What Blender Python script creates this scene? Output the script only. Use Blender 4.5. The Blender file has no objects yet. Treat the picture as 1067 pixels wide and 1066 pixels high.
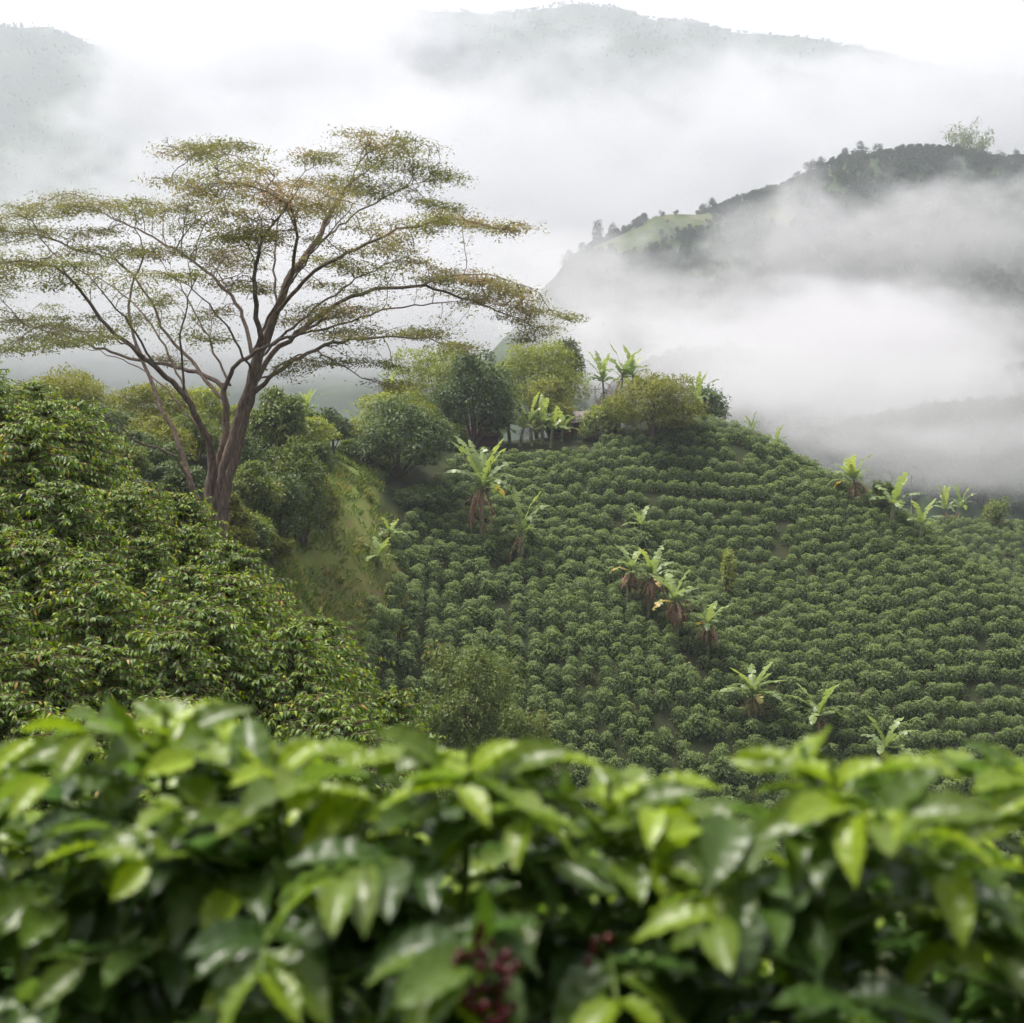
import bpy, math, random
import numpy as np
from mathutils import Vector
R = math.radians
rs = np.random.RandomState(7)
random.seed(7)
sc = bpy.context.scene
COL = sc.collection

# ---------------------------------------------------------------- camera geometry
F = 1466.0
HZ = 455.0
TH = math.atan((533 - HZ) / F)
FW = np.array([0, math.cos(TH), -math.sin(TH)])
UP = np.array([0, math.sin(TH), math.cos(TH)])
RT = np.array([1.0, 0, 0])
def P(px, py, Y):
    d = FW + UP * ((533 - py) / F) + RT * ((px - 533.5) / F)
    return d * (Y / d[1])
def proj(p):
    p = np.atleast_2d(p)
    w = p @ FW
    return 533.5 + F * (p @ RT) / w, 533 - F * (p @ UP) / w

# ---------------------------------------------------------------- noise
def _hash(ix, iy, iz, seed):
    h = (ix * 374761393 + iy * 668265263 + iz * 2147483647 + seed * 974711) & 0xFFFFFFFF
    h = ((h ^ (h >> 13)) * 1274126177) & 0xFFFFFFFF
    return ((h ^ (h >> 16)) & 0xFFFF) / 65535.0
def vnoise(p, seed=0):
    p = np.asarray(p, float)
    i = np.floor(p).astype(np.int64); f = p - i
    u = f * f * (3 - 2 * f)
    r = 0
    for dx in (0, 1):
        for dy in (0, 1):
            for dz in (0, 1):
                w = (u[..., 0] if dx else 1 - u[..., 0]) * (u[..., 1] if dy else 1 - u[..., 1]) * (u[..., 2] if dz else 1 - u[..., 2])
                r = r + w * _hash(i[..., 0] + dx, i[..., 1] + dy, i[..., 2] + dz, seed)
    return r * 2 - 1
def fbm(p, octv=4, seed=0):
    r = 0; a = 1.0; p = np.asarray(p, float)
    for k in range(octv):
        r = r + a * vnoise(p * 2 ** k, seed + k * 17); a *= 0.5
    return r

# ---------------------------------------------------------------- mesh helpers
def nrm(v):
    return v / np.maximum(np.linalg.norm(v, axis=-1, keepdims=True), 1e-9)
def mesh_np(name, V, Q, mats, attrs=None, smooth=True, midx=None):
    me = bpy.data.meshes.new(name)
    V = np.asarray(V, np.float32); Q = np.asarray(Q, np.int32)
    n = Q.shape[1]
    me.vertices.add(len(V)); me.vertices.foreach_set('co', V.ravel())
    me.loops.add(Q.size); me.loops.foreach_set('vertex_index', Q.ravel())
    me.polygons.add(len(Q))
    me.polygons.foreach_set('loop_start', np.arange(0, Q.size, n, dtype=np.int32))
    me.polygons.foreach_set('loop_total', np.full(len(Q), n, np.int32))
    if smooth: me.polygons.foreach_set('use_smooth', np.ones(len(Q), bool))
    if midx is not None: me.polygons.foreach_set('material_index', np.asarray(midx, np.int32))
    for m in (mats if isinstance(mats, (list, tuple)) else [mats]): me.materials.append(m)
    me.update(calc_edges=True)
    for k, a in (attrs or {}).items():
        at = me.attributes.new(k, 'FLOAT', 'POINT'); at.data.foreach_set('value', np.asarray(a, np.float32))
    return me
def link(name, me, parent=None, loc=None):
    o = bpy.data.objects.new(name, me); COL.objects.link(o)
    if parent is not None: o.parent = parent
    if loc is not None: o.location = loc
    return o
def tag(o, label=None, cat=None, group=None, kind=None):
    if label: o['label'] = label
    if cat: o['category'] = cat
    if group: o['group'] = group
    if kind: o['kind'] = kind
    return o
def empty(name, loc, rz=0, s=1):
    o = bpy.data.objects.new(name, None); COL.objects.link(o)
    o.location = loc; o.rotation_euler = (0, 0, rz); o.scale = (s, s, s)
    o.empty_display_size = 0.3
    return o
def copy_tree(o, parent=None):
    c = o.copy(); COL.objects.link(c)
    if parent is not None: c.parent = parent
    for ch in list(o.children): copy_tree(ch, c)
    return c
class Bag:
    """collects quads"""
    def __init__(s): s.V = []; s.Q = []; s.T = []; s.A = []; s.n = 0
    def add(s, V, Q, T=0.5, A=0.0):
        V = np.asarray(V, float).reshape(-1, 3); Q = np.asarray(Q, int).reshape(-1, 4)
        s.V.append(V); s.Q.append(Q + s.n); s.n += len(V)
        s.T.append(np.broadcast_to(np.asarray(T, float), (len(V),)))
        s.A.append(np.broadcast_to(np.asarray(A, float), (len(V),)))
    def mesh(s, name, mats, smooth=True):
        return mesh_np(name, np.concatenate(s.V), np.concatenate(s.Q), mats,
                       {'tint': np.concatenate(s.T), 'age': np.concatenate(s.A)}, smooth)
def tube(bag, pts, rad, n=6, T=0.5, A=0.0, flute=0.0, seed=0):
    pts = np.asarray(pts, float); m = len(pts)
    rad = np.broadcast_to(np.asarray(rad, float), (m,))
    tg = nrm(np.gradient(pts, axis=0))
    ref = np.array([0.31, 0.2, 0.93]); 
    if abs(tg[0] @ nrm(ref)) > 0.9: ref = np.array([1.0, 0.2, 0.1])
    a = nrm(np.cross(tg, ref)); b = np.cross(tg, a)
    ang = np.linspace(0, 2 * math.pi, n, endpoint=False)
    rr = rad[:, None] * (1 + flute * np.sin(ang * 3 + seed)[None, :] * 0.6 + flute * np.sin(ang * 5 + seed * 2)[None, :] * 0.5)
    V = pts[:, None] + rr[..., None] * (np.cos(ang)[None, :, None] * a[:, None] + np.sin(ang)[None, :, None] * b[:, None])
    i = np.arange(m - 1)[:, None] * n; j = np.arange(n)[None, :]; j2 = (j + 1) % n
    Q = np.stack([i + j, i + j2, i + n + j2, i + n + j], -1).reshape(-1, 4)
    bag.add(V.reshape(-1, 3), Q, T, A)
def segs(bag, A, B, ra, rb, n=4):
    """many separate tapered prisms at once"""
    A = np.asarray(A); B = np.asarray(B); N = len(A)
    t = nrm(B - A); ref = np.where(np.abs(t[:, 2:3]) > 0.9, np.array([[1., 0, 0]]), np.array([[0, 0, 1.]]))
    a = nrm(np.cross(t, ref)); b = np.cross(t, a)
    ang = np.linspace(0, 2 * math.pi, n, endpoint=False)
    ring = np.cos(ang)[None, :, None] * a[:, None] + np.sin(ang)[None, :, None] * b[:, None]
    V = np.concatenate([A[:, None] + ring * ra[:, None, None], B[:, None] + ring * rb[:, None, None]], 1)
    j = np.arange(n); j2 = (j + 1) % n
    q = np.stack([j, j2, n + j2, n + j], -1)
    Q = (q[None] + (np.arange(N) * 2 * n)[:, None, None]).reshape(-1, 4)
    bag.add(V.reshape(-1, 3), Q)
def spline(pts, step):
    """catmull-rom through points with uniform-ish step"""
    pts = np.asarray(pts, float); m = len(pts)
    ext = np.concatenate([[2 * pts[0] - pts[1]], pts, [2 * pts[-1] - pts[-2]]])
    out = []
    for k in range(m - 1):
        p0, p1, p2, p3 = ext[k:k + 4]
        n = max(1, int(np.linalg.norm((p2 - p1)[:3]) / step))
        for t in np.arange(n) / n:
            out.append(0.5 * (2 * p1 + (p2 - p0) * t + (2 * p0 - 5 * p1 + 4 * p2 - p3) * t * t + (3 * p1 - p0 - 3 * p2 + p3) * t ** 3))
    out.append(pts[-1])
    return np.array(out)

# leaf templates: x across, y along, z normal -----------------------------------
def tpl_diamond(w=0.42):
    V = np.array([[0, 0, 0], [-w / 2, .45, -.03], [0, 1, -.22], [w / 2, .45, -.03]])
    return V, np.array([[0, 3, 2, 1]])
def tpl_fold(w=0.4, rows=5, droop=.35):
    V = []; Q = []
    for i in range(rows):
        t = i / (rows - 1); ww = w / 2 * max(0.04, math.sin(math.pi * t ** 0.85) ** .8)
        z = -droop * t * t
        V += [(-ww, t, z + ww * .35), (0, t, z), (ww, t, z + ww * .35)]
    for i in range(rows - 1):
        a = i * 3; Q += [(a, a + 1, a + 4, a + 3), (a + 1, a + 2, a + 5, a + 4)]
    return np.array(V), np.array(Q)
def tpl_fine(w=0.42, rows=19, droop=.45, wave=1.0, seed=0, twist=0.0):
    r = np.random.RandomState(seed)
    cols = np.array([-1, -.66, -.33, 0, .33, .66, 1.]); V = []
    ph = r.rand() * 6
    for i in range(rows):
        t = i / (rows - 1)
        ww = w / 2 * (math.sin(math.pi * t ** .92) ** .8 if 0 < t < 1 else 0) + .006
        if t > .8: ww *= 1 - 0.5 * (t - .8) / .2
        zc = -droop * t ** 1.9; yc = t * (1 - .12 * droop * t)
        tw = twist * t
        for c in cols:
            x = c * ww
            z = abs(c) ** 1.4 * ww * .42 + wave * .028 * abs(c) ** 1.5 * math.sin(t * 30 + ph + (1.3 if c > 0 else 0)) + .012 * math.cos(t * 44 - abs(c) * 3.2) * (1 - abs(c) * .3) * (abs(c) > .1)
            V.append((x * math.cos(tw) - z * math.sin(tw), yc, zc + x * math.sin(tw) + z * math.cos(tw)))
    Q = []; n = len(cols)
    for i in range(rows - 1):
        for j in range(n - 1):
            a = i * n + j; Q.append((a, a + 1, a + n + 1, a + n))
    return np.array(V), np.array(Q)
def put_leaves(bag, tpl, Pt, D, N, S, tint, age=0.0):
    tv, tq = tpl
    Pt = np.asarray(Pt, float); n = len(Pt)
    if n == 0: return
    D = nrm(np.asarray(D, float)); X = nrm(np.cross(D, N)); Z = np.cross(X, D)
    S = np.broadcast_to(np.asarray(S, float), (n,))
    V = Pt[:, None] + S[:, None, None] * (tv[None, :, 0:1] * X[:, None] + tv[None, :, 1:2] * D[:, None] + tv[None, :, 2:3] * Z[:, None])
    Q = tq[None] + (np.arange(n) * len(tv))[:, None, None]
    k = len(tv)
    bag.add(V.reshape(-1, 3), Q.reshape(-1, 4), np.repeat(np.broadcast_to(tint, (n,)), k), np.repeat(np.broadcast_to(age, (n,)), k))

# ---------------------------------------------------------------- materials
def newmat(name):
    m = bpy.data.materials.new(name); m.use_nodes = True
    nt = m.node_tree; nt.nodes.clear()
    return m, nt, nt.nodes.new, nt.links.new
def ramp(nt, stops, interp='LINEAR'):
    r = nt.nodes.new('ShaderNodeValToRGB'); cr = r.color_ramp; cr.interpolation = interp
    while len(cr.elements) < len(stops): cr.elements.new(.5)
    for e, (p, c) in zip(cr.elements, stops):
        e.position = p; e.color = (*c, 1) if len(c) == 3 else c
    return r
def leaf_mat(name, stops, young, rough=.45, trans=.3, spec=.5, patch=None, patch_scale=.5, under=None, tscale=1.0, bump=0.0, orand=.2):
    m, nt, N, L = newmat(name)
    out = N('ShaderNodeOutputMaterial'); at = N('ShaderNodeAttribute'); at.attribute_name = 'tint'
    ag = N('ShaderNodeAttribute'); ag.attribute_name = 'age'
    oi = N('ShaderNodeObjectInfo')
    r = ramp(nt, stops)
    ma = N('ShaderNodeMath'); ma.operation = 'MULTIPLY_ADD'; ma.inputs[1].default_value = orand; ma.inputs[2].default_value = -orand / 2
    L(oi.outputs['Random'], ma.inputs[0])
    ad = N('ShaderNodeMath'); ad.operation = 'ADD'; L(at.outputs['Fac'], ad.inputs[0]); L(ma.outputs[0], ad.inputs[1])
    L(ad.outputs[0], r.inputs[0])
    mx = N('ShaderNodeMix'); mx.data_type = 'RGBA'; L(ag.outputs['Fac'], mx.inputs[0]); L(r.outputs[0], mx.inputs[6]); mx.inputs[7].default_value = (*young, 1)
    col = mx.outputs[2]
    if patch:
        tc = N('ShaderNodeNewGeometry'); nz = N('ShaderNodeTexNoise'); nz.inputs['Scale'].default_value = patch_scale; nz.inputs['Detail'].default_value = 3
        L(tc.outputs['Position'], nz.inputs['Vector'])
        rp = ramp(nt, [(.5, (0, 0, 0)), (.68, (1, 1, 1))]); L(nz.outputs['Fac'], rp.inputs[0])
        mp = N('ShaderNodeMix'); mp.data_type = 'RGBA'; L(rp.outputs[0], mp.inputs[0]); L(col, mp.inputs[6]); mp.inputs[7].default_value = (*patch, 1)
        col = mp.outputs[2]
    if under:
        ge = N('ShaderNodeNewGeometry'); mu = N('ShaderNodeMix'); mu.data_type = 'RGBA'
        L(ge.outputs['Backfacing'], mu.inputs[0]); L(col, mu.inputs[6])
        m3 = N('ShaderNodeMix'); m3.data_type = 'RGBA'; m3.inputs[0].default_value = .6; L(col, m3.inputs[6]); m3.inputs[7].default_value = (*under, 1)
        L(m3.outputs[2], mu.inputs[7]); col = mu.outputs[2]
    b = N('ShaderNodeBsdfPrincipled'); L(col, b.inputs['Base Color']); b.inputs['Roughness'].default_value = rough
    b.inputs['Specular IOR Level'].default_value = spec
    t = N('ShaderNodeBsdfTranslucent')
    hs = N('ShaderNodeHueSaturation'); hs.inputs['Value'].default_value = 1.9 * tscale; hs.inputs['Saturation'].default_value = 1.15; hs.inputs['Hue'].default_value = .487
    L(col, hs.inputs['Color']); L(hs.outputs[0], t.inputs['Color'])
    if bump:
        tc2 = N('ShaderNodeNewGeometry'); n2 = N('ShaderNodeTexNoise'); n2.inputs['Scale'].default_value = 60; n2.inputs['Detail'].default_value = 3
        L(tc2.outputs['Position'], n2.inputs['Vector'])
        bp = N('ShaderNodeBump'); bp.inputs['Strength'].default_value = bump; bp.inputs['Distance'].default_value = .004
        L(n2.outputs['Fac'], bp.inputs['Height']); L(bp.outputs[0], b.inputs['Normal'])
    ms = N('ShaderNodeMixShader'); ms.inputs[0].default_value = trans
    L(b.outputs[0], ms.inputs[1]); L(t.outputs[0], ms.inputs[2]); L(ms.outputs[0], out.inputs['Surface'])
    return m
def bark_mat(name, c1, c2, scale=3.0, stretch=6, bump=.5, rough=.9, dist=.05):
    m, nt, N, L = newmat(name)
    out = N('ShaderNodeOutputMaterial'); b = N('ShaderNodeBsdfPrincipled'); b.inputs['Roughness'].default_value = rough
    b.inputs['Specular IOR Level'].default_value = .2
    g = N('ShaderNodeTexCoord'); mp = N('ShaderNodeMapping'); mp.inputs['Scale'].default_value = (stretch, stretch, 1)
    L(g.outputs['Object'], mp.inputs['Vector'])
    n = N('ShaderNodeTexNoise'); n.inputs['Scale'].default_value = scale; n.inputs['Detail'].default_value = 6; n.inputs['Roughness'].default_value = .65
    L(mp.outputs[0], n.inputs['Vector'])
    r = ramp(nt, [(.32, c1), (.55, [(a + b_) / 2 for a, b_ in zip(c1, c2)]), (.72, c2)]); L(n.outputs['Fac'], r.inputs[0])
    L(r.outputs[0], b.inputs['Base Color'])
    bp = N('ShaderNodeBump'); bp.inputs['Strength'].default_value = bump; bp.inputs['Distance'].default_value = dist
    L(n.outputs['Fac'], bp.inputs['Height']); L(bp.outputs[0], b.inputs['Normal']); L(b.outputs[0], out.inputs['Surface'])
    return m
def plain(name, c, rough=.7, var=.15, scale=4.0, bump=.1, metal=0.0, spec=.5):
    m, nt, N, L = newmat(name)
    out = N('ShaderNodeOutputMaterial'); b = N('ShaderNodeBsdfPrincipled'); b.inputs['Roughness'].default_value = rough
    b.inputs['Metallic'].default_value = metal; b.inputs['Specular IOR Level'].default_value = spec
    g = N('ShaderNodeTexCoord'); n = N('ShaderNodeTexNoise'); n.inputs['Scale'].default_value = scale; n.inputs['Detail'].default_value = 5
    L(g.outputs['Object'], n.inputs['Vector'])
    r = ramp(nt, [(.3, [x * (1 - var * 2) for x in c]), (.7, [min(1, x * (1 + var)) for x in c])]); L(n.outputs['Fac'], r.inputs[0])
    L(r.outputs[0], b.inputs['Base Color'])
    bp = N('ShaderNodeBump'); bp.inputs['Strength'].default_value = bump; bp.inputs['Distance'].default_value = .02
    L(n.outputs['Fac'], bp.inputs['Height']); L(bp.outputs[0], b.inputs['Normal']); L(b.outputs[0], out.inputs['Surface'])
    return m

M = {}
M['shrub'] = leaf_mat('coffee_leaf_slope', [(0, (0.022, 0.043, 0.013)), (.5, (0.049, 0.087, 0.024)), (1, (0.091, 0.136, 0.038))], (.24, .32, .10), rough=.55, trans=.25, spec=.3, orand=.65)
M['left'] = leaf_mat('coffee_leaf_spur', [(0, (0.034, 0.075, 0.013)), (.5, (0.081, 0.150, 0.023)), (.86, (0.169, 0.260, 0.036)), (.97, (0.351, 0.364, 0.039)), (1, (0.390, 0.234, 0.065))], (.23, .31, .035), rough=.45, trans=.32, spec=.35)
M['fg'] = leaf_mat('coffee_leaf_glossy', [(0, (0.031, 0.066, 0.014)), (.6, (0.065, 0.122, 0.021)), (1, (0.114, 0.182, 0.027))], (.27, .37, .014), rough=.36, trans=.42, spec=.5, under=(.07, .13, .05), bump=.4, orand=0)
M['tree'] = leaf_mat('umbrella_tree_leaf', [(0, (0.090, 0.110, 0.032)), (.5, (0.150, 0.155, 0.055)), (.7, (0.200, 0.165, 0.075)), (.88, (0.270, 0.190, 0.115)), (1, (0.310, 0.210, 0.140))], (.12, .16, .04), rough=.75, trans=.45, spec=.15)
M['dark'] = leaf_mat('dark_tree_leaf', [(0, (0.037, 0.064, 0.018)), (.6, (0.081, 0.124, 0.034)), (1, (0.149, 0.196, 0.063))], (.17, .21, .06), rough=.55, trans=.2, spec=.3)
M['olive'] = leaf_mat('olive_tree_leaf', [(0, (0.088, 0.099, 0.018)), (.6, (0.176, 0.198, 0.033)), (1, (0.275, 0.275, 0.050))], (.30, .32, .05), rough=.6, trans=.28, spec=.3)
M['bright'] = leaf_mat('bright_tree_leaf', [(0, (0.099, 0.132, 0.020)), (.6, (0.209, 0.253, 0.033)), (1, (0.330, 0.363, 0.055))], (.38, .40, .06), rough=.55, trans=.3)
M['bush'] = leaf_mat('mixed_bush_leaf', [(0, (0.052, 0.083, 0.018)), (.5, (0.115, 0.161, 0.034)), (.9, (0.196, 0.241, 0.052)), (1, (0.299, 0.218, 0.069))], (.21, .26, .05), rough=.55, trans=.25, spec=.3)
M['banana'] = leaf_mat('banana_leaf', [(0, (.08, .13, .045)), (.6, (.16, .22, .075)), (.93, (.27, .33, .10)), (1, (.42, .30, .07))], (.33, .42, .10), rough=.45, trans=.35, orand=.05)
M['dead'] = leaf_mat('dead_banana_leaf', [(0, (.10, .06, .04)), (.5, (.20, .125, .085)), (1, (.36, .24, .16))], (.45, .3, .16), rough=.85, trans=.15, spec=.2)
M['far'] = leaf_mat('far_tree_leaf', [(0, (.018, .036, .016)), (.6, (.038, .065, .026)), (1, (.07, .105, .04))], (.12, .16, .06), rough=.6, trans=.15)
M['grass'] = leaf_mat('grass_blade', [(0, (0.078, 0.130, 0.026)), (.6, (0.143, 0.208, 0.046)), (1, (0.286, 0.273, 0.091))], (.2, .26, .05), rough=.7, trans=.25, spec=.2)
M['bark'] = bark_mat('umbrella_tree_bark', (.12, .08, .065), (.38, .29, .24), scale=2.0, stretch=5, bump=1.0, dist=.16)
M['twig'] = bark_mat('branch_bark', (.075, .05, .04), (.20, .15, .12), scale=4, stretch=3, bump=.4)
M['stem'] = bark_mat('coffee_stem_bark', (.06, .04, .025), (.16, .12, .075), scale=30, stretch=3, bump=.3, dist=.003)
M['gstem'] = plain('green_twig', (.13, .19, .04), .5, .2, 20)
M['pstem'] = plain('banana_stem_skin', (.16, .17, .08), .6, .35, 3)
M['cherry'] = plain('ripe_cherry_skin', (.10, .005, .010), .25, .5, 60, bump=0)
M['greenberry'] = plain('unripe_berry_skin', (.14, .22, .05), .3, .3, 60, bump=0)
M['brick'] = plain('brick_wall_red', (.32, .15, .09), .9, .3, 3, .3)
M['white'] = plain('limewashed_wall', (.72, .70, .66), .85, .1, 2, .2)
M['roofm'] = plain('weathered_roof_sheet', (.16, .13, .12), .7, .3, 2, .2)
M['pinkroof'] = plain('faded_clay_roof', (.50, .30, .24), .85, .2, 3, .3)
M['wood'] = plain('grey_pole_wood', (.36, .32, .27), .85, .2, 5, .3)
M['door'] = plain('dark_red_door_paint', (.11, .03, .03), .7, .2, 5, .2)
M['glass'] = plain('dark_window_glass', (.03, .035, .04), .1, .1, 2, 0)
M['cable'] = plain('cable_rubber', (.30, .29, .28), .6, .1, 5, 0)

# ---------------------------------------------------------------- terrain
H = 1.25
near = []
def W(x, y, z): near.append((x, y, z))
def G(px, py, Y, h=0.0):
    p = P(px, py, Y); near.append((p[0], Y, p[2] - h))
for a in [(0, -15, -1.0), (-15, -15, 0), (15, -15, -1.5), (0, 0, -1.75), (0, 3, -2.1), (-6, 2, -1.6), (6, 2, -2.1), (0, 8, -4.8), (10, 8, -4.5), (-9, 8, -4.4),
          (-22, 2, 0.5), (22, 2, -2.5), (-60, 0, 3), (60, 0, -6), (0, -40, 1), (-60, -40, 4), (60, -40, -4)]: W(*a)
for px, py, Y in [(0, 408, 33), (-80, 385, 33), (90, 444, 32), (180, 505, 31), (240, 562, 29), (300, 642, 26.5), (400, 730, 23), (0, 560, 24), (120, 600, 23.5), (220, 680, 21), (0, 720, 18), (150, 760, 18), (330, 830, 18)]:
    G(px, py, Y, 2.5)
for a in [(-4, 33.5, -10), (-8, 37.5, -8), (0, 27, -10.5), (1.5, 22, -9.6), (-1, 34, -11.5), (-7, 42, -8), (-15, 46, -5.5), (-28, 45, -1), (0, 30, -11.5), (0, 50, -19), (5, 70, -23.5), (16, 30, -14), (16, 60, -24), (32, 62, -26), (35, 30, -14),
          (-13.6, 64, -4.3), (-24, 66, -2.5), (-45, 66, 0), (-70, 60, 4), (60, 60, -26)]: W(*a)
for a in [(260, 610, 67), (300, 665, 66), (340, 725, 67), (400, 815, 66), (480, 900, 70), (400, 770, 76), (300, 640, 74), (350, 690, 78), (430, 840, 56), (340, 760, 56), (240, 640, 55), (150, 590, 56)]: G(*a)
for a in [(330, 645, 84), (378, 548, 98), (372, 490, 107), (300, 610, 79), (350, 592, 91), (280, 545, 80), (200, 515, 82), (100, 480, 88), (0, 465, 92), (-120, 450, 92), 
          (50, 455, 104), (200, 460, 108), (330, 468, 114), (395, 465, 122), (450, 468, 130), (600, 458, 134), (550, 462, 142), (720, 450, 132)]: G(*a)
for a in [(420, 560, 103), (440, 510, 110), (480, 470, 117), (600, 462, 120), (740, 430, 123), (800, 455, 120), (870, 497, 115.5), (930, 533, 111), (1000, 575, 106), (1067, 615, 102), (1250, 720, 96),
          (450, 640, 96.5), (600, 640, 99.5), (750, 640, 101), (900, 640, 100.5), (1067, 690, 96.5), (430, 770, 87), (500, 800, 86.5), (650, 800, 88), (800, 800, 89), (950, 800, 88.5), (1100, 800, 88),
          (600, 550, 110), (750, 540, 112), (870, 570, 108), (600, 950, 78), (800, 950, 80), (1000, 950, 80), (1250, 950, 80)]: G(*a, H)
for x in (-90, -50, -20, 5, 25): W(x, 165, -14)
for a in [(800, 500, 136), (880, 560, 130), (950, 590, 128), (1067, 650, 122), (1200, 700, 118)]: G(*a)
for a in [(900, 552, 150), (960, 548, 152), (1067, 552, 152), (1250, 562, 152), (1600, 600, 150)]: G(*a)
for x in (-120, -60, 0, 40, 90): W(x, 200, -38)
for x in (-120, -60, 0, 40, 90): W(x, 240, -55)
near = np.array(near)
farp = []
def FG(px, py, Y): p = P(px, py, Y); farp.append((p[0], Y, p[2]))
for x in (-200, -100, 0, 100, 200): farp.append((x, 190, -34)); farp.append((x, 240, -58))
for x in (-300, -100, 0): farp.append((x, 420, -70)); farp.append((x, 700, -30))
for a in [(1067, 508, 262), (900, 530, 275), (1067, 432, 335), (900, 445, 350), (1250, 400, 330), (750, 470, 330), (620, 430, 400), (750, 400, 420),
          (560, 315, 560), (592, 278, 560), (622, 252, 570), (690, 228, 580), (740, 224, 590), (800, 200, 600), (870, 170, 610), (940, 165, 615), (1000, 165, 620), (1067, 171, 620), (1300, 150, 650), (1700, 120, 700),
          (620, 350, 500), (750, 320, 505), (900, 320, 490), (1067, 320, 480), (720, 265, 545)]: FG(*a)
for x in (-50, 0, 100, 250, 400): farp.append((x, 820, 20))
for x in (-700, -400): farp.append((x, 900, 60))
for a in [(-300, -40, 2150), (0, 24, 2200), (40, 30, 2200), (85, 44, 2250), (120, 110, 2300), (200, 160, 2350), (330, 150, 2400), (430, 90, 2400), (500, 35, 2350), (540, 8, 2300), (600, 20, 2300), (650, 33, 2300), (705, 38, 2320), (760, 55, 2330), (830, 85, 2350), (950, 120, 2400), (1067, 150, 2400), (1400, 100, 2400),
          (0, 250, 1500), (300, 330, 1400), (600, 250, 1500), (900, 260, 1500), (1200, 200, 1600), (-400, 200, 1500)]: FG(*a)
for x in (-2500, -1200, 0, 1200, 2500): farp.append((x, 3000, 250))
for a in [(800, 90, 3900), (950, 55, 4000), (1067, 42, 4000), (1300, 30, 4000), (600, 90, 3900), (300, 90, 3900), (0, 80, 3900), (-500, 60, 3900)]: FG(*a)
for x in (-5000, -2500, 0, 2500, 5000): farp.append((x, 6000, 300)); farp.append((x, -6000, 100))
for x in (-6000, 6000): farp.append((x, 2000, 500)); farp.append((x, 0, 200))
farp = np.array(farp)
def tps_fit(p, lam, s):
    X = p[:, :2] / s; n = len(p)
    r2 = ((X[:, None] - X[None]) ** 2).sum(-1)
    K = .5 * r2 * np.log(r2 + 1e-12) + lam * np.eye(n)
    A = np.zeros((n + 3, n + 3)); A[:n, :n] = K; A[:n, n] = 1; A[:n, n + 1:] = X; A[n, :n] = 1; A[n + 1:, :n] = X.T
    w = np.linalg.solve(A, np.concatenate([p[:, 2], np.zeros(3)]))
    return X, w, s
def tps_eval(t, x, y):
    X, w, s = t; n = len(X); x = np.asarray(x, float).ravel() / s; y = np.asarray(y, float).ravel() / s
    out = w[n] + w[n + 1] * x + w[n + 2] * y
    for k in range(n):
        r2 = (x - X[k, 0]) ** 2 + (y - X[k, 1]) ** 2
        out = out + w[k] * .5 * r2 * np.log(r2 + 1e-12)
    return out
TN = tps_fit(near, .0008, 50.0); TF = tps_fit(farp, .0002, 600.0)
def ground(x, y):
    x = np.asarray(x, float); y = np.asarray(y, float); sh = np.broadcast(x, y).shape
    x = np.broadcast_to(x, sh).ravel(); y = np.broadcast_to(y, sh).ravel()
    far = tps_eval(TF, x, y)
    d = np.hypot(x, y)
    p3 = np.stack([x, y, x * 0], -1)
    far = far + fbm(p3 / 260, 5, 5) * np.clip((d - 700) / 1500, 0, 1) * 34 + fbm(p3 / 30, 4, 9) * np.clip((d - 150) / 300, 0, 1) * 2.5
    xx = np.clip(x, -125, 125); yy = np.clip(y, -45, 245)
    nz = tps_eval(TN, xx, yy) + fbm(p3 / 6, 3, 3) * .12
    wy = np.clip((y - 175) / 60, 0, 1); wx = np.clip((np.abs(x) - 70) / 50, 0, 1); wb = np.clip((-y - 10) / 35, 0, 1)
    w = np.maximum(np.maximum(wy, wx), wb); w = w * w * (3 - 2 * w)
    return (nz * (1 - w) + far * w).reshape(sh)
def g1(x, y): return float(ground(np.array([x]), np.array([y]))[0])
def axis(lo_n, hi_n, step, lo, hi, gr):
    c = list(np.arange(lo_n, hi_n + 1e-6, step)); s = step
    while c[-1] < hi: s *= gr; c.append(c[-1] + s)
    s = step; a = [lo_n]
    while a[-1] > lo: s *= gr; a.append(a[-1] - s)
    return np.array(a[:0:-1] + c)
gx = axis(-60, 75, 1.2, -5500, 5500, 1.026); gy = axis(-12, 165, 1.2, -3000, 5500, 1.024)
XX, YY = np.meshgrid(gx, gy)
ZZ = ground(XX, YY)
nx_, ny_ = len(gx), len(gy)
i = np.arange(ny_ - 1)[:, None] * nx_; j = np.arange(nx_ - 1)[None]
Qg = np.stack([i + j, i + j + 1, i + nx_ + j + 1, i + nx_ + j], -1).reshape(-1, 4)

# path mask: signed corridor in world space, the track runs up the gully beside the plantation
path_pts = np.array([P(*a)[:2] for a in [(305, 700, 77), (322, 640, 84), (345, 592, 91), (376, 548, 98), (374, 510, 104), (372, 488, 108), (384, 472, 114), (400, 464, 122)]])
path_w = np.array([1.3, 1.5, 2.0, 2.7, 1.5, 1.0, 1.2, 1.6])
def path_d(x, y):
    """distance to the track divided by its half width"""
    x = np.asarray(x, float); best = np.full(x.shape, 99.0)
    for k in range(len(path_pts) - 1):
        a, b = path_pts[k], path_pts[k + 1]; ab = b - a
        t = np.clip(((x - a[0]) * ab[0] + (y - a[1]) * ab[1]) / (ab @ ab), 0, 1)
        d = np.hypot(x - a[0] - t * ab[0], y - a[1] - t * ab[1]) / (path_w[k] * (1 - t) + path_w[k + 1] * t)
        best = np.minimum(best, d)
    return best
pm = np.clip(1.6 - path_d(XX, YY), 0, 1).ravel()
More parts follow.
